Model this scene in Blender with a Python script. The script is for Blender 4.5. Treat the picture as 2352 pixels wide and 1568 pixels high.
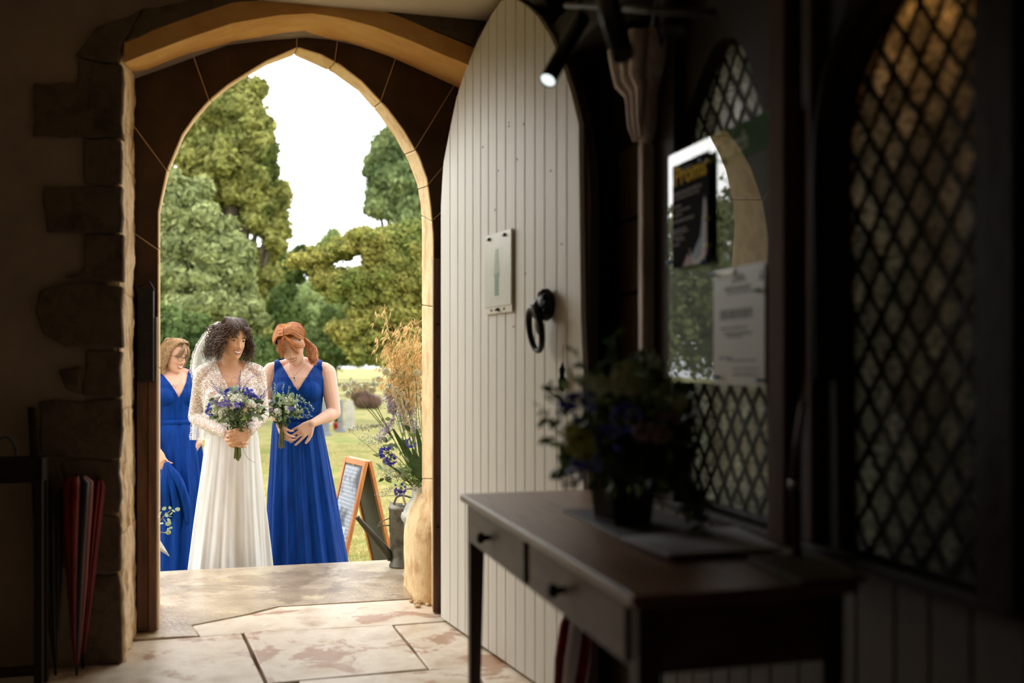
import bpy, bmesh, math, random
import numpy as np
from mathutils import Vector, Matrix, Euler, noise
sin, cos, pi, rad = math.sin, math.cos, math.pi, math.radians
for o in list(bpy.data.objects): bpy.data.objects.remove(o)
SC = bpy.context.scene
COL = SC.collection
rng = random.Random(7)
nrg = np.random.default_rng(7)

# ------------------------------------------------------------------ camera
FPX, HX, HY, CH = 2287.0, 1176.0, 840.0, 1.2      # focal length in px, axis, horizon, eye height
cam = bpy.data.cameras.new('camera'); camo = bpy.data.objects.new('camera', cam); COL.objects.link(camo)
cam.sensor_width = 36; cam.lens = 36*FPX/2352; cam.shift_y = (HY-784)/2352
camo.location = (0, 0, CH); camo.rotation_euler = (pi/2, 0, 0)
cam.dof.use_dof = True; cam.dof.focus_distance = 6.2; cam.dof.aperture_fstop = 1.7
cam.clip_end = 500
SC.camera = camo
# ------------------------------------------------------------------ sky, sun, exposure
w = bpy.data.worlds.new('overcast_sky'); SC.world = w; w.use_nodes = True
bg = w.node_tree.nodes['Background']; bg.inputs[0].default_value = (0.93, 0.965, 1.0, 1); bg.inputs[1].default_value = 2.3
sun = bpy.data.lights.new('sun', 'SUN'); suno = bpy.data.objects.new('sun', sun); COL.objects.link(suno)
sun.energy = 2.2; sun.angle = rad(55); sun.color = (1, .965, .9)
suno.rotation_euler = Vector((-.75, .75, .72)).to_track_quat('Z','Y').to_euler()
SC.view_settings.view_transform = 'Standard'; SC.view_settings.look = 'None'
SC.view_settings.exposure = 0.48; SC.view_settings.gamma = 1; SC.view_settings.use_curve_mapping = False
try:
    SC.cycles.max_bounces = 10; SC.cycles.diffuse_bounces = 6; SC.cycles.transparent_max_bounces = 12
    SC.cycles.use_denoising = True; SC.cycles.sample_clamp_indirect = 6
except Exception: pass

# ------------------------------------------------------------------ coordinates
TH = rad(15); AX, AY = -1.653, 4.51               # the door wall's own frame: u along the wall, v outwards
cT, sT = cos(TH), sin(TH)
CU = (-AX)*cT + (-AY)*sT; CV = -(-AX)*sT + (-AY)*cT   # camera in that frame
def W(u, v, z=0.0): return Vector((AX+u*cT-v*sT, AY+u*sT+v*cT, z))
def P(px, py, Z): return Vector(((px-HX)/FPX*Z, Z, CH+(HY-py)/FPX*Z))
def uv(X, Y):
    X -= AX; Y -= AY
    return (X*cT+Y*sT, -X*sT+Y*cT)
def _dir(px):
    X = (px-HX)/FPX
    return (X*cT+sT, -X*sT+cT)                     # per unit of camera depth
def on_v(px, py, v):
    du, dv = _dir(px); Z = (v-CV)/dv
    return (CU+du*Z, CH+(HY-py)/FPX*Z)
def on_u(px, py, u):
    du, dv = _dir(px); Z = (u-CU)/du
    return (CV+dv*Z, CH+(HY-py)/FPX*Z)
def on_z(px, py, z=0.0):
    Z = (CH-z)*FPX/(py-HY)
    return uv((px-HX)/FPX*Z, Z)

# ------------------------------------------------------------------ objects
def link(o, parent=None):
    COL.objects.link(o)
    if parent is not None: o.parent = parent
    return o
def tag(o, label=None, cat=None, group=None, kind=None):
    if label: o['label'] = label
    if cat: o['category'] = cat
    if group: o['group'] = group
    if kind: o['kind'] = kind
    return o
def empty(name, loc=(0,0,0), rz=0, label=None, cat=None, group=None, kind=None):
    o = bpy.data.objects.new(name, None); link(o); o.location = loc; o.rotation_euler = (0,0,rz)
    o.empty_display_size = .1
    return tag(o, label, cat, group, kind)
def inwall(o):
    o.location = (AX, AY, 0); o.rotation_euler = (0,0,TH); return o

class MB:
    def __init__(s): s.v = []; s.f = []; s.mi = []
    def add(s, vs, fs, m=0):
        b = len(s.v); s.v += [tuple(p) for p in vs]
        s.f += [tuple(b+i for i in f) for f in fs]; s.mi += [m]*len(fs); return s
    def box(s, x0, x1, y0, y1, z0, z1, m=0, M=None):
        vs = [(x,y,z) for z in (z0,z1) for y in (y0,y1) for x in (x0,x1)]
        if M is not None: vs = [M@Vector(p) for p in vs]
        return s.add(vs, [(0,2,3,1),(4,5,7,6),(0,1,5,4),(2,6,7,3),(0,4,6,2),(1,3,7,5)], m)
    def prism(s, poly, a, b, f, m=0):
        """poly: list of 2-tuples; f(p, t) -> 3D point, at t=a and t=b"""
        n = len(poly)
        vs = [f(p, a) for p in poly]+[f(p, b) for p in poly]
        fs = [tuple(range(n-1,-1,-1)), tuple(range(n,2*n))]+[(i,(i+1)%n,n+(i+1)%n,n+i) for i in range(n)]
        return s.add(vs, fs, m)
    def tube(s, pts, r, seg=8, m=0, caps=True, flat=1.0, up=None):
        pts = [Vector(p) for p in pts]; n = len(pts)
        if not hasattr(r, '__len__'): r = [r]*n
        T = []
        for i in range(n):
            a = pts[max(i-1,0)]; b = pts[min(i+1,n-1)]
            d = b-a
            T.append(d.normalized() if d.length > 1e-9 else Vector((0,0,1)))
        ref = Vector(up) if up is not None else (Vector((0,0,1)) if abs(T[0].z) < .9 else Vector((1,0,0)))
        nx = T[0].cross(ref).normalized()
        rings = []
        for i in range(n):
            nx = (nx-T[i]*nx.dot(T[i]))
            nx = nx.normalized() if nx.length > 1e-6 else T[i].orthogonal().normalized()
            ny = T[i].cross(nx)
            rings += [pts[i]+nx*(r[i]*cos(2*pi*k/seg))+ny*(r[i]*flat*sin(2*pi*k/seg)) for k in range(seg)]
        fs = []
        for i in range(n-1):
            for k in range(seg):
                a = i*seg+k; b = i*seg+(k+1)%seg
                fs.append((a,b,b+seg,a+seg))
        if caps: fs += [tuple(range(seg-1,-1,-1)), tuple((n-1)*seg+k for k in range(seg))]
        return s.add(rings, fs, m)
    def lathe(s, prof, seg=32, m=0, M=None):
        vs = []; n = len(prof)
        for (r,z) in prof:
            for k in range(seg):
                p = Vector((r*cos(2*pi*k/seg), r*sin(2*pi*k/seg), z)); vs.append(M@p if M is not None else p)
        fs = [(i*seg+k, i*seg+(k+1)%seg, (i+1)*seg+(k+1)%seg, (i+1)*seg+k) for i in range(n-1) for k in range(seg)]
        return s.add(vs, fs, m)
    def ball(s, c, r, seg=10, rings=7, m=0, M=None):
        c = Vector(c); rx,ry,rz = r if hasattr(r,'__len__') else (r,r,r)
        vs = []; fs = []
        def T(p):
            p = Vector(p)
            if M is not None: p = M@p
            return c+p
        vs.append(T((0,0,rz)))
        for i in range(1,rings):
            t = pi*i/rings
            for k in range(seg):
                vs.append(T((rx*sin(t)*cos(2*pi*k/seg), ry*sin(t)*sin(2*pi*k/seg), rz*cos(t))))
        vs.append(T((0,0,-rz)))
        for k in range(seg): fs.append((0,1+k,1+(k+1)%seg))
        for i in range(rings-2):
            for k in range(seg):
                a = 1+i*seg+k; b = 1+i*seg+(k+1)%seg
                fs.append((a,a+seg,b+seg,b))
        l = len(vs)-1
        for k in range(seg): fs.append((l, 1+(rings-2)*seg+(k+1)%seg, 1+(rings-2)*seg+k))
        return s.add(vs, fs, m)
    def mesh(s, name, mats, smooth=False):
        me = bpy.data.meshes.new(name); me.from_pydata(s.v, [], s.f)
        for mm in (mats if isinstance(mats,(list,tuple)) else [mats]): me.materials.append(mm)
        if len(set(s.mi)) > 1: me.polygons.foreach_set('material_index', s.mi)
        if smooth: me.polygons.foreach_set('use_smooth', [True]*len(me.polygons))
        me.update(); return me
    def build(s, name, mats, parent=None, smooth=False, bevel=0, bseg=2, fix=True, sub=0):
        me = s.mesh(name, mats, smooth)
        if fix and len(me.polygons) < 30000:
            bm = bmesh.new(); bm.from_mesh(me); bmesh.ops.recalc_face_normals(bm, faces=bm.faces); bm.to_mesh(me); bm.free()
        o = bpy.data.objects.new(name, me); link(o, parent)
        if bevel:
            md = o.modifiers.new('b','BEVEL'); md.width = bevel; md.segments = bseg; md.limit_method = 'ANGLE'; md.angle_limit = rad(35)
        if sub:
            md = o.modifiers.new('s','SUBSURF'); md.levels = sub; md.render_levels = sub
        return o

def plate(name, outer, holes, thick, mat_, parent=None, bevel=0):
    """flat plate in local XY with holes, extruded +-thick/2 in Z; returned as a mesh"""
    cu = bpy.data.curves.new(name+'_c','CURVE'); cu.dimensions = '2D'; cu.fill_mode = 'BOTH'; cu.extrude = thick/2
    for pts in [outer]+list(holes):
        sp = cu.splines.new('POLY'); sp.points.add(len(pts)-1); sp.use_cyclic_u = True
        for i,p in enumerate(pts): sp.points[i].co = (p[0],p[1],0,1)
    co = bpy.data.objects.new('tmp', cu); COL.objects.link(co)
    bpy.context.view_layer.update()
    me = bpy.data.meshes.new_from_object(co.evaluated_get(bpy.context.evaluated_depsgraph_get()))
    bpy.data.objects.remove(co); bpy.data.curves.remove(cu)
    me.name = name; me.materials.clear(); me.materials.append(mat_)
    return me
def xf_mesh(me, f):
    for vv in me.vertices: vv.co = f(vv.co)
    me.update()
def text_mesh(s, size, mat_, name='lettering', align='LEFT', ext=.0006, xs=1.0, off=0.0):
    cu = bpy.data.curves.new('t','FONT'); cu.body = s; cu.size = size; cu.extrude = ext; cu.align_x = align; cu.offset = off
    cu.resolution_u = 3
    co = bpy.data.objects.new('tmp', cu); COL.objects.link(co); bpy.context.view_layer.update()
    me = bpy.data.meshes.new_from_object(co.evaluated_get(bpy.context.evaluated_depsgraph_get()))
    bpy.data.objects.remove(co); bpy.data.curves.remove(cu)
    me.name = name; me.materials.clear(); me.materials.append(mat_)
    if xs != 1.0: xf_mesh(me, lambda c: Vector((c.x*xs, c.y, c.z)))
    return me

# ------------------------------------------------------------------ materials
MATS = {}
def lin(c):
    return tuple(((x/255)/12.92 if x/255 <= .04045 else ((x/255+.055)/1.055)**2.4) for x in c)
def mat(name, c1, c2=None, scale=5, rough=.6, metal=0, bump=0, bscale=40, detail=6, c3=None, stretch=None, spec=.5,
        transl=0, sheen=0, contrast=(.35,.65), island=0, coat=0, rvar=0, coords='OBJ', stain=None):
    if name in MATS: return MATS[name]
    m = bpy.data.materials.new(name); m.use_nodes = True; nt = m.node_tree; N = nt.nodes; L = nt.links
    b = N['Principled BSDF']; out = N['Material Output']
    b.inputs['Roughness'].default_value = rough; b.inputs['Metallic'].default_value = metal
    b.inputs['Specular IOR Level'].default_value = spec
    b.inputs['Base Color'].default_value = (*c1,1)
    if sheen: b.inputs['Sheen Weight'].default_value = sheen
    if coat: b.inputs['Coat Weight'].default_value = coat; b.inputs['Coat Roughness'].default_value = .08
    tc = N.new('ShaderNodeTexCoord'); mp = N.new('ShaderNodeMapping'); L.new(tc.outputs['Object' if coords=='OBJ' else 'Generated'], mp.inputs[0])
    if stretch: mp.inputs['Scale'].default_value = stretch
    colout = None
    if c2 is not None:
        nz = N.new('ShaderNodeTexNoise'); nz.inputs['Scale'].default_value = scale; nz.inputs['Detail'].default_value = detail
        nz.inputs['Roughness'].default_value = .62
        L.new(mp.outputs[0], nz.inputs['Vector'])
        cr = N.new('ShaderNodeValToRGB'); L.new(nz.outputs['Fac'], cr.inputs[0])
        e = cr.color_ramp.elements; e[0].position = contrast[0]; e[1].position = contrast[1]
        e[0].color = (*c1,1); e[1].color = (*c2,1)
        if c3 is not None:
            x = e.new(.5*(contrast[0]+contrast[1])); x.color = (*c2,1); e[-1].color = (*c3,1) if False else e[-1].color
            cr.color_ramp.elements[-1].color = (*c3,1)
        colout = cr.outputs[0]
        if rvar:
            mr = N.new('ShaderNodeMapRange'); L.new(nz.outputs['Fac'], mr.inputs[0]); mr.inputs[1].default_value=.3; mr.inputs[2].default_value=.7
            mr.inputs[3].default_value = max(rough-rvar,.03); mr.inputs[4].default_value = min(rough+rvar,1); L.new(mr.outputs[0], b.inputs['Roughness'])
    if stain:
        for q,(sc_,sscale,t0_,amt) in enumerate(stain):
            n3 = N.new('ShaderNodeTexNoise'); n3.inputs['Scale'].default_value = sscale; n3.inputs['Detail'].default_value = 7; n3.inputs['Roughness'].default_value = .68; n3.inputs['Distortion'].default_value = .4
            ma = N.new('ShaderNodeMapping'); ma.inputs['Location'].default_value = (3.3+7*q,1.7,q*4); L.new(mp.outputs[0], ma.inputs[0]); L.new(ma.outputs[0], n3.inputs['Vector'])
            mr3 = N.new('ShaderNodeMapRange'); L.new(n3.outputs['Fac'], mr3.inputs[0]); mr3.inputs[1].default_value = t0_; mr3.inputs[2].default_value = t0_+.05; mr3.inputs[4].default_value = amt
            m3 = N.new('ShaderNodeMix'); m3.data_type = 'RGBA'; L.new(mr3.outputs[0], m3.inputs[0]); L.new(colout, m3.inputs[6]); m3.inputs[7].default_value = (*sc_,1); colout = m3.outputs[2]
    if island:
        g = N.new('ShaderNodeNewGeometry'); hs = N.new('ShaderNodeHueSaturation')
        a = N.new('ShaderNodeMapRange'); L.new(g.outputs['Random Per Island'], a.inputs[0]); a.inputs[3].default_value = 1-island; a.inputs[4].default_value = 1+island
        L.new(a.outputs[0], hs.inputs['Value'])
        if colout: L.new(colout, hs.inputs['Color'])
        else: hs.inputs['Color'].default_value = (*c1,1)
        colout = hs.outputs[0]
    if colout: L.new(colout, b.inputs['Base Color'])
    if bump:
        n2 = N.new('ShaderNodeTexNoise'); n2.inputs['Scale'].default_value = bscale; n2.inputs['Detail'].default_value = 8
        L.new(mp.outputs[0], n2.inputs['Vector'])
        bp = N.new('ShaderNodeBump'); bp.inputs['Strength'].default_value = bump; bp.inputs['Distance'].default_value = .01
        L.new(n2.outputs['Fac'], bp.inputs['Height']); L.new(bp.outputs[0], b.inputs['Normal'])
    if transl:
        tr = N.new('ShaderNodeBsdfTranslucent'); mx = N.new('ShaderNodeMixShader'); mx.inputs[0].default_value = transl
        if colout: L.new(colout, tr.inputs[0])
        else: tr.inputs[0].default_value = (*c1,1)
        L.new(b.outputs[0], mx.inputs[1]); L.new(tr.outputs[0], mx.inputs[2]); L.new(mx.outputs[0], out.inputs[0])
    MATS[name] = m; return m
S = lambda r,g,b: lin((r,g,b))
# ================================================================== MATERIALS OF THE BUILDING
plaster = mat('plaster', S(140,124,108), S(160,142,124), 3, .9, bump=.35, bscale=14, spec=.2)
cream = mat('cream_paint', S(214,200,170), S(226,214,188), 2, .8, bump=.1, bscale=10, spec=.3)
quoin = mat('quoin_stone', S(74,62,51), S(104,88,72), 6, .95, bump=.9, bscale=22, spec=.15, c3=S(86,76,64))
rough = mat('rough_stone', S(168,132,92), S(232,208,172), 7, .95, bump=1.0, bscale=30, spec=.15, c3=S(206,176,134), stretch=(1,1,.55))
archst = mat('arch_stone', S(208,154,88), S(228,180,112), 4, .9, bump=.3, bscale=40, spec=.15)
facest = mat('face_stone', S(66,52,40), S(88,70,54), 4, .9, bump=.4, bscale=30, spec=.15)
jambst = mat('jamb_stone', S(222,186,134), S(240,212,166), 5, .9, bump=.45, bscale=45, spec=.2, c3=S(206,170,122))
mortar = mat('mortar', S(66,55,44), S(92,78,62), 12, .95, bump=.4)
flag = mat('flagstone', S(196,172,144), S(226,212,192), 3.2, .42, bump=.22, bscale=24, c3=S(206,188,162), rvar=.18, detail=10, stain=[(S(166,118,84),3.8,.545,.8),(S(240,232,220),4.5,.62,.7),(S(120,104,88),14,.70,.6)])
slabm = mat('wet_slab', S(172,154,128), S(194,176,150), 3.0, .2, bump=.3, bscale=60, c3=S(216,202,160), rvar=.12, detail=9, contrast=(.38,.72), stain=[(S(208,188,128),6,.62,.8),(S(134,114,90),1.6,.55,.6),(S(226,212,176),16,.66,.5)])
darkwood = mat('dark_oak', S(48,34,26), S(70,50,38), 4, .55, bump=.3, bscale=60, stretch=(6,6,.6))
blackwood = mat('black_timber', S(26,19,15), S(38,28,22), 3, .7, bump=.3, bscale=30, spec=.25)
postwood = mat('post_wood', S(66,42,30), S(88,60,43), 5, .75, bump=.2, bscale=50, spec=.15, stretch=(5,5,.5))
greywood = mat('weathered_wood', S(176,158,152), S(226,212,206), 8, .8, bump=.6, bscale=60, stretch=(3,3,.6))
jambwood = mat('jamb_wood', S(84,57,40), S(124,88,64), 5, .5, bump=.4, bscale=50, stretch=(5,5,.6))
whitewood = mat('white_painted_board', S(222,219,209), S(230,228,219), 6, .5, bump=.12, bscale=30, stretch=(5,5,.4))
iron = mat('black_iron', S(26,26,28), S(40,39,40), 30, .42, metal=.6, bump=.4, bscale=120)
lead = mat('lead_came', S(26,26,26), None, rough=.6, metal=.3)

# ================================================================== FLOOR
base = MB().box(-.95,1.9,-6.6,1.36,-.3,-.035).build('floor', mortar); inwall(base); tag(base, kind='structure')
J = {  # joints of the paving, given where the photograph shows them (then laid on the floor plane)
 'a':(330,1312),'b':(905,1285),'c':(990,1373),'d':(640,1393),'e':(565,1412),'f':(438,1437),'g':(456,1462),'h':(300,1470),
 'i':(558,1454),'j':(903,1435),'k':(1030,1425),'l':(612,1572),'m':(985,1537),'n':(1150,1531),'k2':(1190,1420)}
def FP(k): return on_z(*J[k])
def stone(pts, name='flagstone', m=flag, z=0, parent=base, gap=.006, jit=.004, wet=0):
    """a paving stone with slightly worn edges; pts are (u,v) on the floor"""
    n = len(pts); out = []
    cx = sum(p[0] for p in pts)/n; cy = sum(p[1] for p in pts)/n
    for i in range(n):
        a, b = pts[i], pts[(i+1)%n]; L = math.hypot(b[0]-a[0], b[1]-a[1]); k = max(1, int(L/.09))
        for q in range(k):
            t = q/k; x = a[0]+(b[0]-a[0])*t; y = a[1]+(b[1]-a[1])*t
            d = math.hypot(x-cx, y-cy) or 1; g = gap+rng.uniform(0, jit)
            out.append((x-(x-cx)/d*g, y-(y-cy)/d*g))
    A = sum(out[i][0]*out[(i+1)%len(out)][1]-out[(i+1)%len(out)][0]*out[i][1] for i in range(len(out)))
    if A < 0: out.reverse()
    o = MB().prism(out, -.05, z, lambda p,t: (p[0],p[1],t)).build(name, m, parent, bevel=.005)
    return o
u0, u1 = -.16, 1.9
sl = FP('a'); sr = FP('b')
d_,e_,f_,g_ = FP('d'),FP('e'),FP('f'),FP('g')
c_ = FP('c')
stone([(-.5,1.36),(-.5,.3),(-.3,.3),(-.3,-.02),(f_[0]-.28,g_[1]+.03),g_,f_,e_,d_,c_,(1.75,c_[1]+.02),(1.75,1.36)], 'threshold_slab', slabm, .004)
h_ = FP('h'); i_ = FP('i'); j_ = FP('j'); k_ = FP('k'); l_ = FP('l'); m_ = FP('m'); n_ = FP('n')
stone([(-.95,g_[1]-.01),(-.95,l_[1]),(l_[0],l_[1]),i_,g_], z=.001)
stone([g_,i_,j_,k_,(1.86,k_[1]-.02),(1.86,c_[1]),c_,d_,e_,f_], z=0)
stone([i_,l_,m_,j_], z=.003)
stone([j_,m_,(1.86,n_[1]-.03),(1.86,k_[1]-.02),k_], z=-.002)
vv = l_[1]
y0 = vv
for r,(dv,cuts) in enumerate([(.55,(-.95,-.1,.62,1.3,1.86)),(.62,(-.95,.3,1.0,1.86)),(.6,(-.95,-.2,.55,1.2,1.86)),(.7,(-.95,.2,.9,1.86)),(.7,(-.95,-.1,.6,1.86))]):
    for i in range(len(cuts)-1):
        yl = y0 if r else (l_[1] if cuts[i] < .3 else m_[1])
        stone([(cuts[i],yl),(cuts[i],y0-dv),(cuts[i+1],y0-dv),(cuts[i+1],yl)], z=rng.uniform(-.003,.003))
    y0 -= dv

# ================================================================== DOOR WALL
ZC = 2.72
wall = MB()
wall.box(-1.1,-.06,-.5,.5,0,3.4)                                    # left of the opening
wall.box(1.44,2.1,-.5,.5,0,3.4)
# above the opening: the face down to the arch stones
lowf = [(284,104),(357,75),(464,36),(518,18),(600,8),(716,0)]
top_b = [on_v(x,y,-.5) for x,y in lowf]
top_b += [on_v(x,y,-.5) for x,y in [(780,6),(850,22),(941,52),(1021,84),(1083,107)]]
wf = MB().box(-1.1,-.06,-.5,.5,0,3.4).box(1.44,2.1,-.5,.5,0,3.4)
wf.box(-.06,1.44,.1,.5,2.96,3.4)
wf.prism([(-.06,3.4)]+[(-.06,top_b[0][1])]+top_b[1:-1]+[(1.44,top_b[-1][1]-.02),(1.44,3.4)], -.5, -.0, lambda p,t:(p[0],t,p[1]))
wall_front = wf.build('wall_front', plaster); inwall(wall_front); tag(wall_front, kind='structure')
# rear arch: a ring of voussoirs between v=-.5 (face) and v=0 (soffit meets the door arch)
fr = [(286,146),(339,125),(429,91),(536,55),(643,37),(716,33),(780,42),(850,60),(941,94),(1021,129),(1075,150),(1120,172)]
bk = [(311,168),(339,164),(429,129),(536,98),(643,84),(698,79),(807,99),(888,126),(968,161),(1021,185),(1045,196),(1075,212)]
FA = [on_v(x,y,-.5) for x,y in fr]; BA = [on_v(x,y,-.005) for x,y in bk]
def resample(pts, n):
    d = [0]
    for i in range(1,len(pts)): d.append(d[-1]+math.dist(pts[i-1],pts[i]))
    r = []
    for k in range(n):
        t = d[-1]*k/(n-1); i = max(j for j in range(len(d)) if d[j] <= t+1e-9); i = min(i, len(d)-2)
        f = (t-d[i])/(d[i+1]-d[i]+1e-12); r.append((pts[i][0]+(pts[i+1][0]-pts[i][0])*f, pts[i][1]+(pts[i+1][1]-pts[i][1])*f))
    return r
apx = 5
FL = resample(FA[:6], 13); FR = resample(FA[5:], 13); BL = resample(BA[:6], 13); BR = resample(BA[5:], 13)
def vouss(F_, B_, a, b):
    mb = MB(); fs = F_[a:b+1]; bs = B_[a:b+1]; up = .085
    for i in range(len(fs)-1):
        def c(p): return (p[0], p[1]+up)
        f0,f1,b0,b1 = fs[i],fs[i+1],bs[i],bs[i+1]
        vs = [(f0[0],-.512,f0[1]),(f1[0],-.512,f1[1]),(b1[0],-.002,b1[1]),(b0[0],-.002,b0[1]),
              (f0[0],-.512,f0[1]+up),(f1[0],-.512,f1[1]+up),(b1[0],-.002,b1[1]+up),(b0[0],-.002,b0[1]+up)]
        fcs = [(0,1,2,3),(4,7,6,5),(0,4,5,1),(3,2,6,7)]
        if i == 0: fcs.append((0,3,7,4))
        if i == len(fs)-2: fcs.append((1,5,6,2))
        mb.add(vs, fcs)
    return mb
for F_,B_,cuts in ((FL,BL,(0,2,12)),(FR,BR,(0,8,12))):
    for i in range(len(cuts)-1):
        o = vouss(F_,B_,cuts[i],cuts[i+1])
        # small joint: shrink towards centre
        o = o.build('arch_stone', archst, wall_front)
        o.scale = (.997,1,1)
# darker rough rubble over the arch, proud of the plaster
def face_block(pts, name='quoin_stone', m=quoin, proud=.014, v=-.5, parent=wall_front, wob=.012, depth=.05):
    """pts: outline in photo pixels, laid on the wall face"""
    q = [on_v(x,y,v) for x,y in pts]; out = []
    n = len(q)
    for i in range(n):
        a,b = q[i], q[(i+1)%n]; L = math.dist(a,b); k = max(1,int(L/.05))
        for s_ in range(k):
            t = s_/k; out.append((a[0]+(b[0]-a[0])*t+rng.uniform(-wob,wob)*.5, a[1]+(b[1]-a[1])*t+rng.uniform(-wob,wob)*.5))
    return MB().prism(out, v-proud, v+depth, lambda p,t:(p[0],t,p[1])).build(name, m, parent, bevel=.007)
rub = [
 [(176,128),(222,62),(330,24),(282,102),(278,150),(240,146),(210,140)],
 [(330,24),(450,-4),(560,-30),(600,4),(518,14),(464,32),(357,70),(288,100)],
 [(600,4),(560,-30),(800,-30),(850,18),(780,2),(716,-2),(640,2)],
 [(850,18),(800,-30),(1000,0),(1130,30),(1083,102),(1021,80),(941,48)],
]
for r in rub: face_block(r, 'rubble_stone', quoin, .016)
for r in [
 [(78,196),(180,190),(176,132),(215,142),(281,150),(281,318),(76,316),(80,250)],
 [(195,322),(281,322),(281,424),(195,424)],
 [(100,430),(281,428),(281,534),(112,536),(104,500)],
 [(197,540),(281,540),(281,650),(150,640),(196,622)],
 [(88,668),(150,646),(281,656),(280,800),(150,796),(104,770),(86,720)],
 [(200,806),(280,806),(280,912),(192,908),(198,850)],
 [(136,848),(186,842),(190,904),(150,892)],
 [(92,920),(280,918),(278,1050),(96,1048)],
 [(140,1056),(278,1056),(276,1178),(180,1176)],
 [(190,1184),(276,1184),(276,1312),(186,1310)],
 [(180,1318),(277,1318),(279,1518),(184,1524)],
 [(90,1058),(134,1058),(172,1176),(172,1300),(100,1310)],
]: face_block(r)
# rough lit reveal stones, left (u about -.05, v -.5..0)
zs = [0.0,.52,1.02,1.5,2.05,2.52]
for i in range(len(zs)-1):
    a,b = zs[i]+.0005, zs[i+1]-.0005
    mb = MB(); nv, nz = 18, max(6,int((b-a)/.016))
    flare = lambda z: .012*max(0,(1-z/1.0))
    vs = []; fs = []
    for iz in range(nz+1):
        for iv in range(nv+1):
            z = a+(b-a)*iz/nz; v = -.506+.5*iv/nv
            e = min(iz,nz-iz)/nz
            nn = noise.noise(Vector((v*7,z*6,3)))*.012+noise.noise(Vector((v*30,z*13,9)))*.009+noise.noise(Vector((v*70,z*34,5)))*.006
            uu = -.052+flare(z)+nn-(.003 if iz in (0,nz) else 0)-(.012 if iv == 0 else 0)
            vs.append((uu, v, z))
    for iz in range(nz):
        for iv in range(nv):
            q = iz*(nv+1)+iv; fs.append((q,q+1,q+nv+2,q+nv+1))
    mb.add(vs, fs)
    o = mb.build('reveal_stone', rough, wall_front, smooth=True, fix=False)
    md = o.modifiers.new('t','SOLIDIFY'); md.thickness = .05; md.offset = -1

# ------------------------------------------------------------------ the pointed door arch: near edge on v=0, far edge at depth v
PR = [((365,1440),(368,1440),.5),((365,1100),(368,1100),.5),((365,760),(368,760),.5),((365,600),(368,600),.46),((365,489),(368,491),.42),((371,455),(375,458),.38),((385,391),(389,395),.34),
 ((419,311),(423,315),.3),((446,272),(450,277),.27),((482,230),(486,235),.24),((525,195),(528,201),.21),((568,168),(570,174),.18),((611,142),(612,150),.16),((684,110),(675,127),.14),
 ((739,127),(718,146),.14),((781,150),(764,167),.16),((831,188),(823,209),.2),((890,251),(869,262),.24),((928,302),(907,315),.28),((962,361),(937,369),.32),((980,411),(958,424),.36),
 ((989,480),(966,470),.40),((994,540),(969,521),.45),((996,760),(969,760),.5),((998,1100),(969,1100),.5),((1000,1400),(969,1360),.5)]
RING = []
for nr_, fr2, vd in PR:
    n_ = on_v(*nr_, 0.0); f2 = on_v(*fr2, vd); RING.append((n_[0],n_[1],f2[0],f2[1],vd))
RING[0] = (RING[0][0],0.002,RING[0][2],0.002,.5); RING[-1] = (RING[-1][0],.002,RING[-1][2],.002,.5)
UL, UR = RING[1][2], RING[-2][2]
fineR = []
for a_, b_ in zip(RING, RING[1:]):
    for k in range(4): fineR.append(tuple(x+(y-x)*k/4 for x,y in zip(a_,b_)))
fineR.append(RING[-1])
UO0, UO1, ZO = -.058, 1.438, 2.95
def border(p):
    cx, cz = .66, 1.3
    dx, dz = p[0]-cx, p[1]-cz
    if p[1] < 1.4: return (UO0 if dx < 0 else UO1, p[1])
    s = 1e9
    if dx < 0: s = min(s, (UO0-cx)/dx)
    if dx > 0: s = min(s, (UO1-cx)/dx)
    if dz > 0: s = min(s, (ZO-cz)/dz)
    return (cx+dx*s, cz+dz*s)
def ring_mesh(prs, name, mats, grow=0.0, caps=True):
    mb = MB(); n = len(prs)
    def g(u,z):
        dx, dz = u-.66, (z-1.3 if z > 1.3 else 0); L = math.hypot(dx,dz) or 1; return (u+dx/L*grow, z+dz/L*grow)
    Q = []
    for (nu,nz,fu_,fz,vd) in prs:
        o = border((nu,nz)); a_ = g(nu,nz); b_ = g(fu_,fz)
        Q.append([(a_[0],grow,a_[1]),(b_[0],vd-grow,b_[1]),(o[0],vd-grow,max(o[1],b_[1])),(o[0],grow,o[1])])
    vs = [p for q in Q for p in q]
    mb.v = vs
    for i in range(n-1):
        for e in range(4):
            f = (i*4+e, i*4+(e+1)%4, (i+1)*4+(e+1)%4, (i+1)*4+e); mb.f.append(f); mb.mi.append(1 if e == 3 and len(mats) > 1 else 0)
    mb.f += [(0,3,2,1), tuple((n-1)*4+k for k in range(4))]; mb.mi += [0,0]
    o = mb.build(name, mats, wall_front)
    if not grow:
        md = o.modifiers.new('b','BEVEL'); md.width = .005; md.segments = 1; md.limit_method='ANGLE'; md.angle_limit = rad(60)
    return o
ring_mesh(fineR, 'mortar_core', [mortar], .006)
def cutat(px): return px
NF = len(fineR)
def shr(prs, e=.0018):
    prs = [list(p) for p in prs]
    for (i,j) in ((0,1),(-1,-2)):
        for k in (0,2):
            L = math.hypot(prs[j][k]-prs[i][k], prs[j][k+1]-prs[i][k+1]) or 1
            d0 = (prs[j][k]-prs[i][k])/L*e; d1 = (prs[j][k+1]-prs[i][k+1])/L*e
            prs[i][k] += d0; prs[i][k+1] += d1
    return prs
cuts = [0,3,7,13,24,36,52,59,67,75,81,86,91,96,NF-1]
for a_, b_ in zip(cuts, cuts[1:]): ring_mesh(shr(fineR[a_:b_+1]), 'arch_stone', [jambst, facest])
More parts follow.
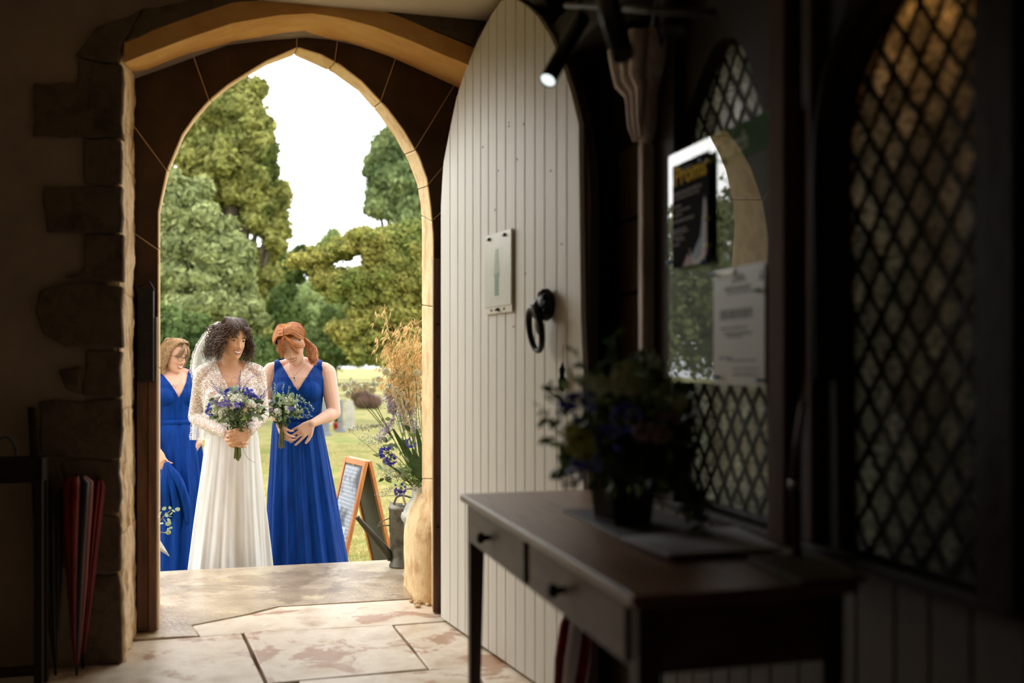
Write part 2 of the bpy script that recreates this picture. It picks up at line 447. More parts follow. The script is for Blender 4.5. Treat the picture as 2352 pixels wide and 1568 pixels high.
# flared foot of the right jamb, outside (lower right of the opening)
mb = MB(); n = 22; vs = []
def footw(z): return .088 if z < .27 else .088*(1-((z-.27)/.24)**2*.99 if z < .51 else 0)
for j in range(n+1):
    z = .505*j/n; ww = footw(z)
    for q,(v_,uo) in enumerate(((.10,-.02),(.16,.55),(.22,.92),(.36,1),(.5,1),(.60,.95),(.64,.3))):
        vs.append((UR-ww*uo+.002+noise.noise(Vector((v_*8,z*10,3)))*.006, v_, z))
fs = [(j*7+q, j*7+q+1, (j+1)*7+q+1, (j+1)*7+q) for j in range(n) for q in range(6)]
o = mb.add(vs, fs).build('jamb_foot_stone', jambst, wall_front, smooth=True, fix=False)
md = o.modifiers.new('t','SOLIDIFY'); md.thickness = .04; md.offset = 1
# crumbs of mortar at the foot
for k in range(7):
    uu, v_ = UR-.03-rng.uniform(0,.09), rng.uniform(.1,.3)
    MB().ball((uu,v_,.008), (rng.uniform(.01,.022),rng.uniform(.01,.02),.008), 6, 4).build('loose_stone', rough, wall_front)

# ------------------------------------------------------------------ timber posts of the door frame
def posts():
    r = empty('door_frame'); inwall(r); tag(r, 'dark brown timber door post with iron latch keep, left of the opening', 'door post')
    zt = 1.2
    a = on_v(315,1440,-.03)[0]; b = on_v(362,1440,-.03)[0]; c = on_v(342,1440,-.03)[0]
    MB().box(a,c-.002,-.045,0.0,.012,zt+.35).build('post', jambwood, r, bevel=.004)
    MB().box(c,b,-.065,0.0,.012,zt+.22).build('stop_bead', jambwood, r, bevel=.006)
    z0,z1 = on_v(335,765,-.05)[1], on_v(335,652,-.05)[1]
    k = MB().box(a+.004,b-.012,-.085,-.045,z0-.22,z1-.02).build('latch_keep', iron, r, bevel=.008)
    MB().tube([(a+.01,-.07,z1-.01),(b-.03,-.085,z1+.005),(b-.012,-.075,z1-.03)], .006, 6).build('keep_rim', iron, k, True)
    r2 = empty('door_frame'); inwall(r2); tag(r2, 'narrow dark timber strip on the right jamb beside the white door', 'door post')
    a = on_v(994,900,-.01)[0]; b = on_v(1014,900,-.01)[0]
    MB().box(a,b,-.03,0,.005,1.72).build('post', jambwood, r2, bevel=.003)
    for z in (.42,1.05,1.4): MB().ball(((a+b)/2,-.031,z),.006,8,5).build('nail', iron, r2)
posts()

# ================================================================== OTHER WALLS AND CEILING
o = MB().box(-1.05,-.92,-6.7,.2,-.1,3.4).build('wall_left', plaster); inwall(o); tag(o, kind='structure')
o = MB().box(-1.05,2.2,-6.8,-6.6,-.1,3.4).build('wall_back', plaster); inwall(o); tag(o, kind='structure')
o = MB().box(-1.05,2.2,-6.8,-.45,ZC,ZC+.12).build('ceiling', cream); inwall(o); tag(o, kind='structure')

# ------------------------------------------------------------------ right wall: timber frame with two lattice windows
RU = 1.68
wr = MB().box(1.84,1.9,-6.7,.1,-.1,3.4)
def W1out():
    L = [(1557,1235),(1555,900),(1556,430),(1560,330),(1572,270),(1592,215),(1618,150),(1640,105),(1662,84),(1690,86),(1715,130),(1738,200),(1753,290),(1757,330),(1760,900),(1764,1228)]
    q = [on_u(x,y,RU) for x,y in L]
    q[0] = (q[0][0], .80); q[-1] = (q[-1][0], .80)
    return q
def W2out():
    L = [(1925,1400),(1920,900),(1912,420),(1918,310),(1935,200),(1968,105),(2020,20),(2075,-70),(2150,-150),(2235,-195),(2236,0),(2238,900),(2242,1400)]
    q = [on_u(x,y,RU) for x,y in L]
    q[0] = (q[0][0], .80); q[-1] = (q[-1][0], .80)
    return q
w1, w2 = W1out(), W2out()
me = plate('wall_right', [(-6.7,.78),(.1,.78),(.1,3.4),(-6.7,3.4)], [w1,w2], .07, blackwood)
xf_mesh(me, lambda c: Vector((RU+.035+c.z, c.x, c.y)))
wall_right = bpy.data.objects.new('wall_right', me); link(wall_right); inwall(wall_right); tag(wall_right, kind='structure')
# vertical boards under the windows and beside them
v = .0; 
while v > -6.4:
    wd = rng.uniform(.10,.13)
    MB().box(RU-.012,RU+.02,v-wd+.005,v,.0,.78).build('wall_board', darkwood, wall_right, bevel=.004)
    v -= wd
MB().box(RU-.03,RU+.03,-6.6,.0,.775,.80).build('sill_rail', blackwood, wall_right, bevel=.006)
for i,z in enumerate((.95,1.2,1.45,1.7)):
    MB().box(RU-.006,RU+.02,-2.0,-1.55,z,z+.235).build('wall_board', darkwood, wall_right, bevel=.006)

glass = bpy.data.materials.new('obscured_glass'); glass.use_nodes = True
nt = glass.node_tree; N_ = nt.nodes; L_ = nt.links; N_.remove(N_['Principled BSDF'])
tr = N_.new('ShaderNodeBsdfTranslucent'); gl = N_.new('ShaderNodeBsdfGlossy'); mx = N_.new('ShaderNodeMixShader'); fr_ = N_.new('ShaderNodeFresnel')
tcn = N_.new('ShaderNodeTexCoord'); vo = N_.new('ShaderNodeTexVoronoi'); vo.inputs['Scale'].default_value = 75
cr = N_.new('ShaderNodeValToRGB'); cr.color_ramp.elements[0].color = (.34,.33,.29,1); cr.color_ramp.elements[1].color = (.11,.11,.09,1); cr.color_ramp.elements[1].position=.7
g_n = N_.new('ShaderNodeNewGeometry'); hs = N_.new('ShaderNodeHueSaturation'); mr = N_.new('ShaderNodeMapRange'); mr.inputs[3].default_value=.7; mr.inputs[4].default_value=1.3
oi = N_.new('ShaderNodeObjectInfo')
L_.new(oi.outputs['Random'], mr.inputs[0]); L_.new(mr.outputs[0], hs.inputs['Value'])
L_.new(tcn.outputs['Object'], vo.inputs['Vector']); L_.new(vo.outputs['Distance'], cr.inputs[0]); L_.new(cr.outputs[0], hs.inputs['Color']); L_.new(hs.outputs[0], tr.inputs[0])
bpn = N_.new('ShaderNodeBump'); bpn.inputs['Strength'].default_value=.6; L_.new(vo.outputs['Distance'], bpn.inputs['Height']); L_.new(bpn.outputs[0], gl.inputs['Normal'])
gl.inputs['Roughness'].default_value = .25; fr_.inputs[0].default_value = 1.45; fr_c = .07
mx.inputs[0].default_value = .07; L_.new(tr.outputs[0], mx.inputs[1]); L_.new(gl.outputs[0], mx.inputs[2]); L_.new(mx.outputs[0], N_['Material Output'].inputs[0])

def clip(poly, a, b, keep):
    out = []; n = len(poly)
    def sd(p): return ((b[0]-a[0])*(p[1]-a[1])-(b[1]-a[1])*(p[0]-a[0]))*keep
    for i in range(n):
        p,q = poly[i], poly[(i+1)%n]; sp, sq = sd(p), sd(q)
        if sp >= 0: out.append(p)
        if (sp >= 0) != (sq >= 0):
            t = sp/(sp-sq); out.append((p[0]+(q[0]-p[0])*t, p[1]+(q[1]-p[1])*t))
    return out
def clip_convex(poly, hull):
    A = sum(hull[i][0]*hull[(i+1)%len(hull)][1]-hull[(i+1)%len(hull)][0]*hull[i][1] for i in range(len(hull)))
    k = 1 if A > 0 else -1
    for i in range(len(hull)):
        if len(poly) < 3: return []
        poly = clip(poly, hull[i], hull[(i+1)%len(hull)], k)
    return poly
def area(p): return abs(sum(p[i][0]*p[(i+1)%len(p)][1]-p[(i+1)%len(p)][0]*p[i][1] for i in range(len(p))))/2
def lattice(name, hull, dv, dz, ph=0, zrail=None):
    r = empty(name); inwall(r); tag(r, kind='structure')
    vmin = min(p[0] for p in hull); vmax = max(p[0] for p in hull); zmin = min(p[1] for p in hull); zmax = max(p[1] for p in hull)
    g = .004; u_ = RU+.045
    i = 0; z = zmin-dz+ph
    while z < zmax+dz:
        v = vmin-dv+(dv/2 if i%2 else 0)
        while v < vmax+dv:
            d = [(v-dv/2+g,z),(v,z-dz/2+g*1.6),(v+dv/2-g,z),(v,z+dz/2-g*1.6)]
            c = clip_convex(d, hull)
            if len(c) >= 3 and area(c) > 2e-4:
                t1, t2 = rng.uniform(-.03,.03), rng.uniform(-.02,.02)
                cx = sum(p[0] for p in c)/len(c); cz = sum(p[1] for p in c)/len(c)
                MB().prism(c, -.0015, .0015, lambda p,t: (u_+t+(p[0]-cx)*t1+(p[1]-cz)*t2, p[0], p[1])).build('pane', glass, r)
            v += dv
        z += dz/2; i += 1
    # lead cames: bars along the diagonals, clipped to the light
    mb = MB(); L = 3.0; ang = math.atan2(dz, dv); step = dv*dz/math.hypot(dv,dz)
    hw = .0048
    for sgn in (1,-1):
        dx, dzz = cos(ang)*sgn, sin(ang); nx, nz = -dzz, dx
        # origin such that bars run midway between diamonds
        ox, oz = vmin-dv-dv/2, zmin-dz+ph
        off0 = ox*nx+oz*nz
        for k in range(-80,81):
            off = off0+k*step
            cx, cz = .5*(vmin+vmax), .5*(zmin+zmax)
            c0 = cx*nx+cz*nz
            px, pz = cx+nx*(off-c0), cz+nz*(off-c0)
            bar = [(px-dx*L-nx*hw,pz-dzz*L-nz*hw),(px+dx*L-nx*hw,pz+dzz*L-nz*hw),(px+dx*L+nx*hw,pz+dzz*L+nz*hw),(px-dx*L+nx*hw,pz-dzz*L+nz*hw)]
            b = clip_convex(bar, hull)
            if len(b) >= 3 and area(b) > 1e-5: mb.prism(b, u_-.006, u_+.005, lambda p,t:(t,p[0],p[1]))
    mb.build('lead_cames', lead, r)
    if zrail:
        MB().box(u_-.012,u_+.008,vmin,vmax,zrail-.006,zrail+.006).build('saddle_bar', iron, r)
    return r
zr = on_u(1700,1160+25,RU)[1]
win1 = lattice('window_1', w1, .080, .108, .02, zr)
win2 = lattice('window_2', w2, .083, .112, .0)
o = MB().box(2.12,3.0,-7,-2.78,-.3,3.6).build('wall_added_shade', quoin); inwall(o); tag(o, kind='structure')  # unseen block, added outside to keep sky light off the second window
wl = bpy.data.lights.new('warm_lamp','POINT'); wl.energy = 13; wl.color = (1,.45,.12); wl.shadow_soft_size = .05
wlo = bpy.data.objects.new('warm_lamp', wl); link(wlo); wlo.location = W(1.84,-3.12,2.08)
# posts and mouldings of the timber frame
def vpost(px0, px1, u_, z0, z1, m, name, depth=.06, bev=.006):
    v0 = on_u(px0,840,u_)[0]; v1 = on_u(px1,840,u_)[0]
    return MB().box(u_,u_+depth,min(v0,v1),max(v0,v1),z0,z1).build(name, m, wall_right, bevel=bev)
vpost(1762,1802, RU-.10, .8, 2.72, postwood, 'frame_post', .045)
vpost(1495,1548, RU-.03, .8, 2.5, blackwood, 'frame_post')
vpost(1850,1866, RU-.02, .8, 2.2, postwood, 'moulding')
vpost(2250,2330, RU-.05, .8, 2.72, blackwood, 'frame_post')
# arched head mouldings around window 2
mbm = MB(); pth = [(RU-.005, p[0]+.035*(1 if i<8 else 0), p[1]+.03) for i,p in enumerate(w2[1:-3])]
mbm.tube(pth, .022, 8).build('arch_moulding', blackwood, wall_right, True)
# wall plate and rafters
MB().box(1.52,1.8,-6.5,-.5,2.3,2.46).build('wall_plate', blackwood, wall_right, bevel=.012)
for i in range(6):
    v = -1.2-i*.8
    o = MB().box(0,.1,-.05,.05,0,.55).build('rafter', blackwood, wall_right, bevel=.01); o.location = (1.36,v,2.30); o.rotation_euler = (0,-rad(52),0)
    o.location = (1.75,v,2.36)
MB().box(1.47,1.75,-6.5,-.502,2.60,2.73).build('ceiling_beam', blackwood, wall_right, bevel=.01)

# ------------------------------------------------------------------ grey carved bracket post
gp = empty('trim_post'); inwall(gp); tag(gp, kind='structure')
pu = 1.63
c0 = on_u(1484,600,pu); vc = c0[0]
def zz(py, v=None): return on_u(1477,py,pu)[1]
MB().box(pu-.02,pu+.022,vc-.019,vc+.019,.802,zz(335)).build('shaft', greywood, gp, bevel=.006)
mb = MB()
prof = [(345,.016,.012),(325,.04,.026),(290,.062,.034),(240,.068,.036),(215,.075,.04),(190,.10,.05),(160,.125,.06),(135,.135,.066),(100,.15,.07)]
ang_n = 24; vs = []; 
for (py,hw,dp) in prof:
    z = zz(py)
    for k in range(ang_n):
        a = 2*pi*k/ang_n; rr = 1-.16*abs(sin(2.5*a))**.7
        vs.append((pu+dp*sin(a)*rr, vc+hw*cos(a)*rr, z))
n = len(prof)
fs = [(i*ang_n+k, i*ang_n+(k+1)%ang_n, (i+1)*ang_n+(k+1)%ang_n, (i+1)*ang_n+k) for i in range(n-1) for k in range(ang_n)]+[tuple(range(ang_n)), tuple((n-1)*ang_n+k for k in range(ang_n))]
mb.add(vs, fs).build('bracket', greywood, gp, True)
for s_ in (-1,0,1):
    mb = MB(); mb.tube([(pu-.028-(.03 if py<200 else .008*(py<300)), vc+s_*hw*.62, zz(py)) for py,hw,dp in prof[1:]], [.006+.004*i for i in range(len(prof)-1)], 6)
    mb.build('carved_rib', greywood, gp, True)
# curved brace springing from the bracket
for s_ in (1,-1):
    pts = [(pu, vc+s_*(.08+.42*t), zz(110)-.04+.33*math.sqrt(t)) for t in [i/8 for i in range(9)]]
    MB().tube(pts, [.03]*9, 6).build('brace', blackwood, gp, True)

# ================================================================== WHITE DOOR
hx, hz = on_z(1012,1423); hu, hv = hx+.0, hz
fu, fv = 1.532, -1.55
dd = Vector((fu-hu, fv-hv)); DL = dd.length; dd.normalize(); DA = math.atan2(dd.y, dd.x)
door = empty('door_1', W(hu,hv,0), TH+DA); tag(door, kind='structure')
# door local: x along the leaf from the hinge, y across, z up. A pixel's ray is met with its face plane.
def on_door(px, py, off=0):
    du, dv = _dir(px); n = Vector((-dd.y, dd.x))      # normal
    o_ = Vector((hu,hv))+n*off
    Z = ((o_.x-CU)*n.x+(o_.y-CV)*n.y)/(du*n.x+dv*n.y)
    pu_, pv_ = CU+du*Z, CV+dv*Z
    return ((pu_-hu)*dd.x+(pv_-hv)*dd.y, CH+(HY-py)/FPX*Z)
# which side of the leaf faces the camera?
side = 1 if (Vector((CU-hu,CV-hv)).dot(Vector((-dd.y,dd.x)))) > 0 else -1
doorL = [(1010,1423),(1010,1000),(1010,600),(1012,480),(1017,380),(1032,300),(1049,220),(1072,150),(1098,90),(1127,35),(1150,2)]
doorR = [(1168,-6),(1190,0),(1212,14),(1236,38),(1263,80),(1290,140),(1312,210),(1331,290),(1341,380),(1344,480),(1341,800),(1338,1100),(1336,1500)]
DLp = [on_door(*p) for p in doorL]; DRp = [on_door(*p) for p in doorR]
x0d, x1d = 0.0, on_door(1341,900)[0]
def top_at(x):
    pts = sorted(DLp[1:]+DRp[:-1])
    for a,b in zip(pts, pts[1:]):
        if a[0] <= x <= b[0]: return a[1]+(b[1]-a[1])*(x-a[0])/max(b[0]-a[0],1e-6)
    return pts[0][1] if x < pts[0][0] else pts[-1][1]
grooves = [on_door(980+g/1.96, 510)[0] for g in (105,140,173,208,243,278,315,355,400,442,487,531,585,631)]
edges = [x0d]+grooves+[x1d]
YF = .0; TK = .02
for i in range(len(edges)-1):
    a,b = edges[i]+.0018, edges[i+1]-.0018; n = 7
    tops = [(a+(b-a)*k/n, max(.3,top_at(a+(b-a)*k/n))) for k in range(n+1)]
    poly = [(a,.012),(b,.012)]+tops[::-1]
    MB().prism(poly, 0, -side*TK, lambda p,t:(p[0],t,p[1])).build('door_board', whitewood, door, bevel=.0032)
fine = resample([(x0d,.02)]+DLp[1:]+DRp[:-1]+[(x1d,.02)], 60)
MB().prism(fine, -side*(TK+.001), -side*.055, lambda p,t:(p[0],t,p[1])).build('door_back', darkwood, door)
# iron hardware
dn = side
rx, rz = on_door(1266,700)
rose = MB().ball((rx,dn*.02,rz),(.042,.03,.06),16,10).build('ring_rose', iron, door, True)
mb = MB()
for k in range(9):
    a = k*2*pi/9; mb.ball((rx+.03*cos(a),dn*.034,rz+.042*sin(a)),(.013,.014,.016),8,6)
mb.build('rose_petals', iron, rose, True)
cx_, cz_ = on_door(1258,757)
mb = MB(); pts = []
for k in range(33):
    a = 2*pi*k/32; pts.append((cx_-.0+.050*sin(a), dn*(.05+.012*cos(a)), cz_+.078*cos(a)))
mb.tube(pts, [.0095+.004*abs(cos(k*pi/32)) for k in range(33)], 10, caps=False)
mb.ball((cx_,dn*.045,cz_+.07),(.02,.02,.034),10,8)
mb.ball((cx_+.008,dn*.04,cz_+.02),(.012,.012,.04),10,8)
mb.build('ring_handle', iron, door, True)
bx, bz = on_door(1300,870)
MB().tube([(bx,dn*.012,bz+.06),(bx,dn*.014,bz+.045),(bx,dn*.016,bz+.035),(bx,dn*.016,bz+.01),(bx,dn*.016,bz-.005),(bx,dn*.015,bz-.03),(bx,dn*.014,bz-.045)],
          [.002,.007,.012,.009,.015,.012,.006],10).build('drop_handle', iron, door, True)
MB().tube([(bx,dn*.01,bz+.06),(bx-.001,dn*.01,bz+.12)], .0014, 5).build('drop_cord', iron, door)
# holes and knots as little filled nail heads
for px,py in ((1169,282),(1169,290),(1203,285),(1188,366),(1109,338),(1265,392),(1145,392),(1207,628),(1137,482),(1180,750),(1290,560)):
    x,z = on_door(px,py); MB().ball((x,dn*.0005,z),(.0045,.0015,.0045),8,5).build('nail_head', mat('rusty_nail',S(90,70,55)), door)
# notice in its clear holder
nx0, nz1 = on_door(1119,537); nx1, nz1b = on_door(1181,529); _, nz0 = on_door(1148,720)
nz1 = .5*(nz1+nz1b)
paper = mat('paper', S(226,228,216), None, rough=.6)
acrylic = mat('glossy_sleeve', S(226,230,220), S(240,240,232), 9, .25, spec=.5)
nt_ = empty('notice', (0,0,0)); nt_.parent = None
nt_.matrix_world = Matrix.Translation(W(hu,hv,0)) @ Matrix.Rotation(TH+DA,4,'Z') @ Matrix.Translation((nx0,dn*.004,nz0))
tag(nt_, 'narrow white notice in a glossy clear holder, fixed to the white boarded door', 'notice')
nw, nh = nx1-nx0, nz1-nz0
MB().box(0,nw,0,dn*.006,0,nh).build('backing', mat('cream_card', S(234,230,212)), nt_, bevel=.002)
MB().box(.004,nw-.004,dn*.006,dn*.0085,.03,nh-.004).build('sheet', acrylic, nt_)
gmat = mat('green_ink', S(84,112,84), S(130,150,116), 60, .3, coat=1)
gdk = mat('dark_green_ink', S(84,110,98), None, rough=.3, coat=1)
mb = MB()
cxn = nw*.48
def leafpoly(mb, c, ang, L, w_, y):
    ca, sa = cos(ang), sin(ang); pts = [(0,0),(L*.4,w_),(L,0),(L*.4,-w_)]
    mb.add([(c[0]+p[0]*ca-p[1]*sa, y, c[1]+p[0]*sa+p[1]*ca) for p in pts], [(0,1,2,3)])
for k in range(9):
    z = nh*(.38+.045*k)
    for s_ in (-1,1): leafpoly(mb, (cxn,z), pi/2-s_*(.75), .045*(1-.07*k)+.012, .004, dn*.0088)
mb.box(cxn-.003,cxn+.003,dn*.0086,dn*.0089,nh*.3,nh*.8)
mb.build('plant_drawing', gmat, nt_)
MB().box(cxn-.024,cxn+.02,dn*.0086,dn*.0089,nh*.22,nh*.5).build('dark_panel', gdk, nt_)
for (x,z,w_) in ((nw*.18,nh-.02,.022),(nw*.76,nh-.02,.022),(nw*.5,.016,.022)):
    MB().box(x-w_/2,x+w_/2,0,dn*.018,z-.006,z+.006).build('clip', mat('black_clip',S(38,26,26),rough=.3), nt_, bevel=.002)
for x in (nw*.25,nw*.72): MB().box(x-.006,x+.006,0,dn*.009,.012,.02).build('stud', mat('grey_stud',S(120,110,100)), nt_, bevel=.001)
# ================================================================== TABLE BY THE RIGHT WALL
oak = mat('table_wood', S(86,60,44), S(126,90,66), 4, .38, bump=.15, bscale=50, stretch=(7,.7,7), c3=S(104,72,52))
oakdk = mat('table_frame_wood', S(74,56,40), S(98,76,54), 5, .5, bump=.15, bscale=50, stretch=(1,1,5))
TU0, TU1, TV0, TV1, TZ = 1.078, 1.53, -3.17, -1.73, .80
tb = empty('hall_table', W(TU0,TV0,0), TH, 'long dark wooden side table with two drawers, standing under the lattice windows', 'table')
TL, TW = TV1-TV0, TU1-TU0            # local: x = u from front edge, y = v from near end
top = MB()
for i in range(1):
    a, b = 0, TW
    MB().box(a+(.0008 if i else 0),b-0,0,TL,TZ-.022,TZ).build('table_top', oak, tb, bevel=.005)
MB().box(.03,.05,.03,TL-.03,TZ-.15,TZ-.022).build('apron', oakdk, tb, bevel=.002)
MB().box(TW-.05,TW-.03,.03,TL-.03,TZ-.15,TZ-.022).build('apron', oakdk, tb, bevel=.002)
for y in (.03,TL-.05): MB().box(.03,TW-.03,y,y+.02,TZ-.15,TZ-.022).build('apron', oakdk, tb, bevel=.002)
for y0_,y1_ in ((.07,.70),(.745,TL-.07)):
    d = MB().box(.014,.034,y0_,y1_,TZ-.137,TZ-.03).build('drawer', oakdk, tb, bevel=.003)
    ym = TL-.33 if y0_ > .7 else .43
    M = Matrix.Translation((.014,ym,TZ-.083)) @ Matrix.Rotation(-pi/2,4,'Y')
    MB().lathe([(.0,0),(.008,0),(.008,.012),(.015,.018),(.017,.026),(.013,.033),(0,.035)],14,M=M).build('knob', blackwood, d, True)
for x in (.02,TW-.065):
    for y in (.02,TL-.065):
        mb = MB(); s0, s1 = .045, .028
        vs = [(x+(s0-s)/2*0+dx*s, y+dy*s, z) for z,s in ((0,s1),(TZ-.16,s0),(TZ-.022,s0)) for dx,dy in ((0,0),(1,0),(1,1),(0,1))]
        fs = [(i*4+k,i*4+(k+1)%4,(i+1)*4+(k+1)%4,(i+1)*4+k) for i in range(2) for k in range(4)]+[(3,2,1,0),(8,9,10,11)]
        mb.add(vs,fs).build('leg', blackwood if False else darkwood, tb, bevel=.003)

def tbl(px, py, z=TZ): return on_z(px, py, z)
def flat_sheet(name, pix, z0, z1, m, label, cat, group=None, bevel=.0015):
    q = [tbl(x,y,z0) for x,y in pix]; cx = sum(p[0] for p in q)/len(q); cy = sum(p[1] for p in q)/len(q)
    r = [(p[0]-cx,p[1]-cy) for p in q]
    A = sum(r[i][0]*r[(i+1)%len(r)][1]-r[(i+1)%len(r)][0]*r[i][1] for i in range(len(r)))
    if A < 0: r.reverse()
    o = MB().prism(r, 0, z1-z0, lambda p,t:(p[0],p[1],t)).build(name, m, None, bevel=bevel)
    o.location = W(cx,cy,z0); o.rotation_euler = (0,0,TH)
    tag(o, label, cat, group); return o
slate = mat('slate_mat', S(40,40,42), S(52,52,54), 8, .6)
flat_sheet('table_mat', [(1292,1172),(1505,1172),(1655,1222),(1432,1240)], TZ+.0005, TZ+.005, slate, 'dark mat under the pail of flowers on the side table', 'mat')
bk = flat_sheet('guest_book', [(1425,1243),(1690,1218),(1798,1268),(1535,1284)], TZ+.0055, TZ+.016, mat('book_pages', S(150,152,160), S(166,166,172), 9, .6), 'pale open book lying flat on the table, beside the flower pail', 'book')
fl = flat_sheet('folder', [(1720,1290),(1862,1278),(1992,1338),(1840,1350)], TZ+.0005, TZ+.013, mat('olive_folder', S(74,72,52), S(90,86,64), 9, .6), 'dark olive folder at the near right corner of the table', 'folder')

# red and white umbrella leaning behind the table
red = mat('red_cloth', S(104,12,18), S(140,20,28), 6, .35, bump=.2)
white_c = mat('white_cloth', S(210,204,210), None, rough=.5)
black_c = mat('black_cloth', S(18,18,20), S(28,28,31), 8, .45, bump=.2)
def umbrella(name, p0, p1, rmax, mats, label, group=None, rot=0, handle=True, segs=8, prof=None, rz=0):
    """rolled umbrella, tip p0 on the floor, handle end p1"""
    p0, p1 = Vector(p0), Vector(p1); d = p1-p0; L = d.length
    r = empty(name, p0, 0, label, 'umbrella', group); r.rotation_euler = d.to_track_quat('Z','Y').to_euler()
    MB().tube([(0,0,0),(0,0,.06)], .005, 8).build('ferrule', iron, r, True)
    prof = prof or [(.008,.05),(.3*rmax/.035*.035,.12),(.8*rmax,.3),(rmax,.5),(.95*rmax,.66),(.6*rmax,.78),(.35*rmax,.80)]
    n = len(mats)
    for k in range(segs):
        a0, a1 = 2*pi*k/segs+rot, 2*pi*(k+1)/segs+rot
        vs = []; fs = []; nn = 5
        for (rr,zf) in prof:
            for q in range(nn+1):
                t = q/nn; a = a0+(a1-a0)*t+.5*zf; pl = 1+.28*sin(pi*t)-.1
                vs.append((rr*pl*cos(a), rr*pl*sin(a), zf*L))
        for i in range(len(prof)-1):
            for q in range(nn):
                b = i*(nn+1)+q; fs.append((b,b+1,b+nn+2,b+nn+1))
        MB().add(vs,fs).build('canopy_panel', mats[k%n], r, True)
    MB().tube([(0,0,.78*L),(0,0,L-.02)], .005, 8).build('shaft', iron, r, True)
    if handle:
        pts = [(0,0,L*.86)]+[(0,0,L*.93)]+[(.03-.03*cos(a),0,L*.95+.03*sin(a)) for a in [i*pi/8 for i in range(9)]]+[(.06,0,L*.93)]
        MB().tube(pts, .008, 8).build('handle', postwood, r, True)
    return r
c = on_z(1290,1700,0)
umbrella('umbrella', W(1.33,-1.98,0), W(1.455,-1.82,.60), .05, [red,white_c], 'rolled red and white umbrella leaning under the side table', segs=6, handle=False)

# pail of garden flowers
galv = mat('galvanised', S(110,108,100), S(150,148,138), 8, .45, metal=.7, bump=.2, c3=S(96,92,84))
pc = tbl(1430,1196,TZ+.006)
pail = empty('flower_pail', W(pc[0],pc[1],TZ+.0055), TH+.15, 'dark square ribbed metal pail holding the flowers on the side table', 'pail')
def sqring(s0, z, s=.0): return [(-s0,-s0,z),(s0,-s0,z),(s0,s0,z),(-s0,s0,z)]
mb = MB(); pr = [(.052,0),(.055,.02),(.066,.155),(.070,.158),(.066,.158),(.056,.03),(.0505,.01)]
vs = [p for s0,z in pr for p in sqring(s0,z)]
mb.add(vs, [(i*4+k,i*4+(k+1)%4,(i+1)*4+(k+1)%4,(i+1)*4+k) for i in range(len(pr)-1) for k in range(4)]+[(3,2,1,0)]+[tuple((len(pr)-1)*4+k for k in range(4))])
dgalv = mat('dark_galvanised', S(50,48,42), S(78,74,64), 9, .4, metal=.6)
mb.build('body', dgalv, pail, bevel=.003)
mb = MB()
for f in range(4):
    M = Matrix.Rotation(f*pi/2,4,'Z')
    for k in range(5):
        x = -.045+.0225*k
        mb.tube([M@Vector((x*.95,-.0545,.012)),M@Vector((x*1.1,-.0675,.15))], .003, 5)
mb.build('ribs', dgalv, pail)

# ================================================================== NOTICEBOARD on the first lattice window
NBU = RU-.030
q = [on_u(x,y,NBU) for x,y in ((1546,338),(1757,284),(1757,893),(1548,868))]
va = q[0][0]; vb = on_u(1800,800,NBU)[0]; zt = .5*(q[0][1]+q[1][1]); zb = .5*(q[2][1]+q[3][1])
nb = empty('noticeboard', W(NBU,vb,zb), TH+pi/2+rad(.9), 'glazed church noticeboard reflecting the doorway, hung over the leaded window', 'noticeboard')
NW, NH = va-vb, zt-zb       # local x runs from the near end to the far end; local -y faces ... +y faces the room
gr = mat('green_board', S(46,66,52), S(54,74,60), 5, .7)
fy = 1.0
MB().box(0,NW,-.006,.0,0,NH).build('backing', gr, nb)
MB().box(0,NW,.0,.0012,NH-.088,NH).build('header', mat('header_green', S(84,128,104), None, rough=.9, spec=.1), nb)
tmx = mat('header_text', S(196,216,204), None, rough=.7)
me = text_mesh('Parish Church', .072, tmx, align='LEFT', xs=.86, off=.001)
o = bpy.data.objects.new('lettering', me); link(o, nb)
# facing the room (+y), reading from far end to near end
o.matrix_local = Matrix.Translation((NW*.83,.0016,NH-.070)) @ Matrix.Rotation(pi,4,'Z') @ Matrix.Rotation(pi/2,4,'X')
# acrylic sheet
gm = bpy.data.materials.new('clear_acrylic'); gm.use_nodes = True
n_ = gm.node_tree; bN = n_.nodes; bN.remove(bN['Principled BSDF'])
g1 = bN.new('ShaderNodeBsdfGlossy'); g1.inputs['Roughness'].default_value = .015; t1 = bN.new('ShaderNodeBsdfTransparent'); m1 = bN.new('ShaderNodeMixShader'); f1 = bN.new('ShaderNodeFresnel'); f1.inputs[0].default_value = 1.5
bN.remove(f1); lw = bN.new('ShaderNodeLayerWeight'); lw.inputs[0].default_value = .5; pw_ = bN.new('ShaderNodeMath'); pw_.operation = 'POWER'; pw_.inputs[1].default_value = 3.2; ml_ = bN.new('ShaderNodeMath'); ml_.operation = 'MULTIPLY_ADD'; ml_.inputs[1].default_value = .8; ml_.inputs[2].default_value = .04
n_.links.new(lw.outputs['Facing'], pw_.inputs[0]); n_.links.new(pw_.outputs[0], ml_.inputs[0]); n_.links.new(ml_.outputs[0], m1.inputs[0]); n_.links.new(t1.outputs[0], m1.inputs[1]); n_.links.new(g1.outputs[0], m1.inputs[2]); n_.links.new(m1.outputs[0], bN['Material Output'].inputs[0])
def poster_frame(name, pix, label, cat, thick, u_):
    qq = [on_u(x,y,u_) for x,y in pix]; v0 = min(p[0] for p in qq); v1 = max(p[0] for p in qq)
    z0 = .5*(qq[2][1]+qq[3][1]); z1 = .5*(qq[0][1]+qq[1][1])
    r = empty(name, W(u_,v1,z0), TH-pi/2, label, cat)     # local x from the far end to the near end, +y towards the wall
    return r, v1-v0, z1-z0
MB().add([(0,.0045,0),(NW,.0045,0),(NW,.0045,NH),(0,.0045,NH)],[(0,3,2,1)]).build('acrylic_sheet', gm, nb, fix=False)
PU = NBU-.022
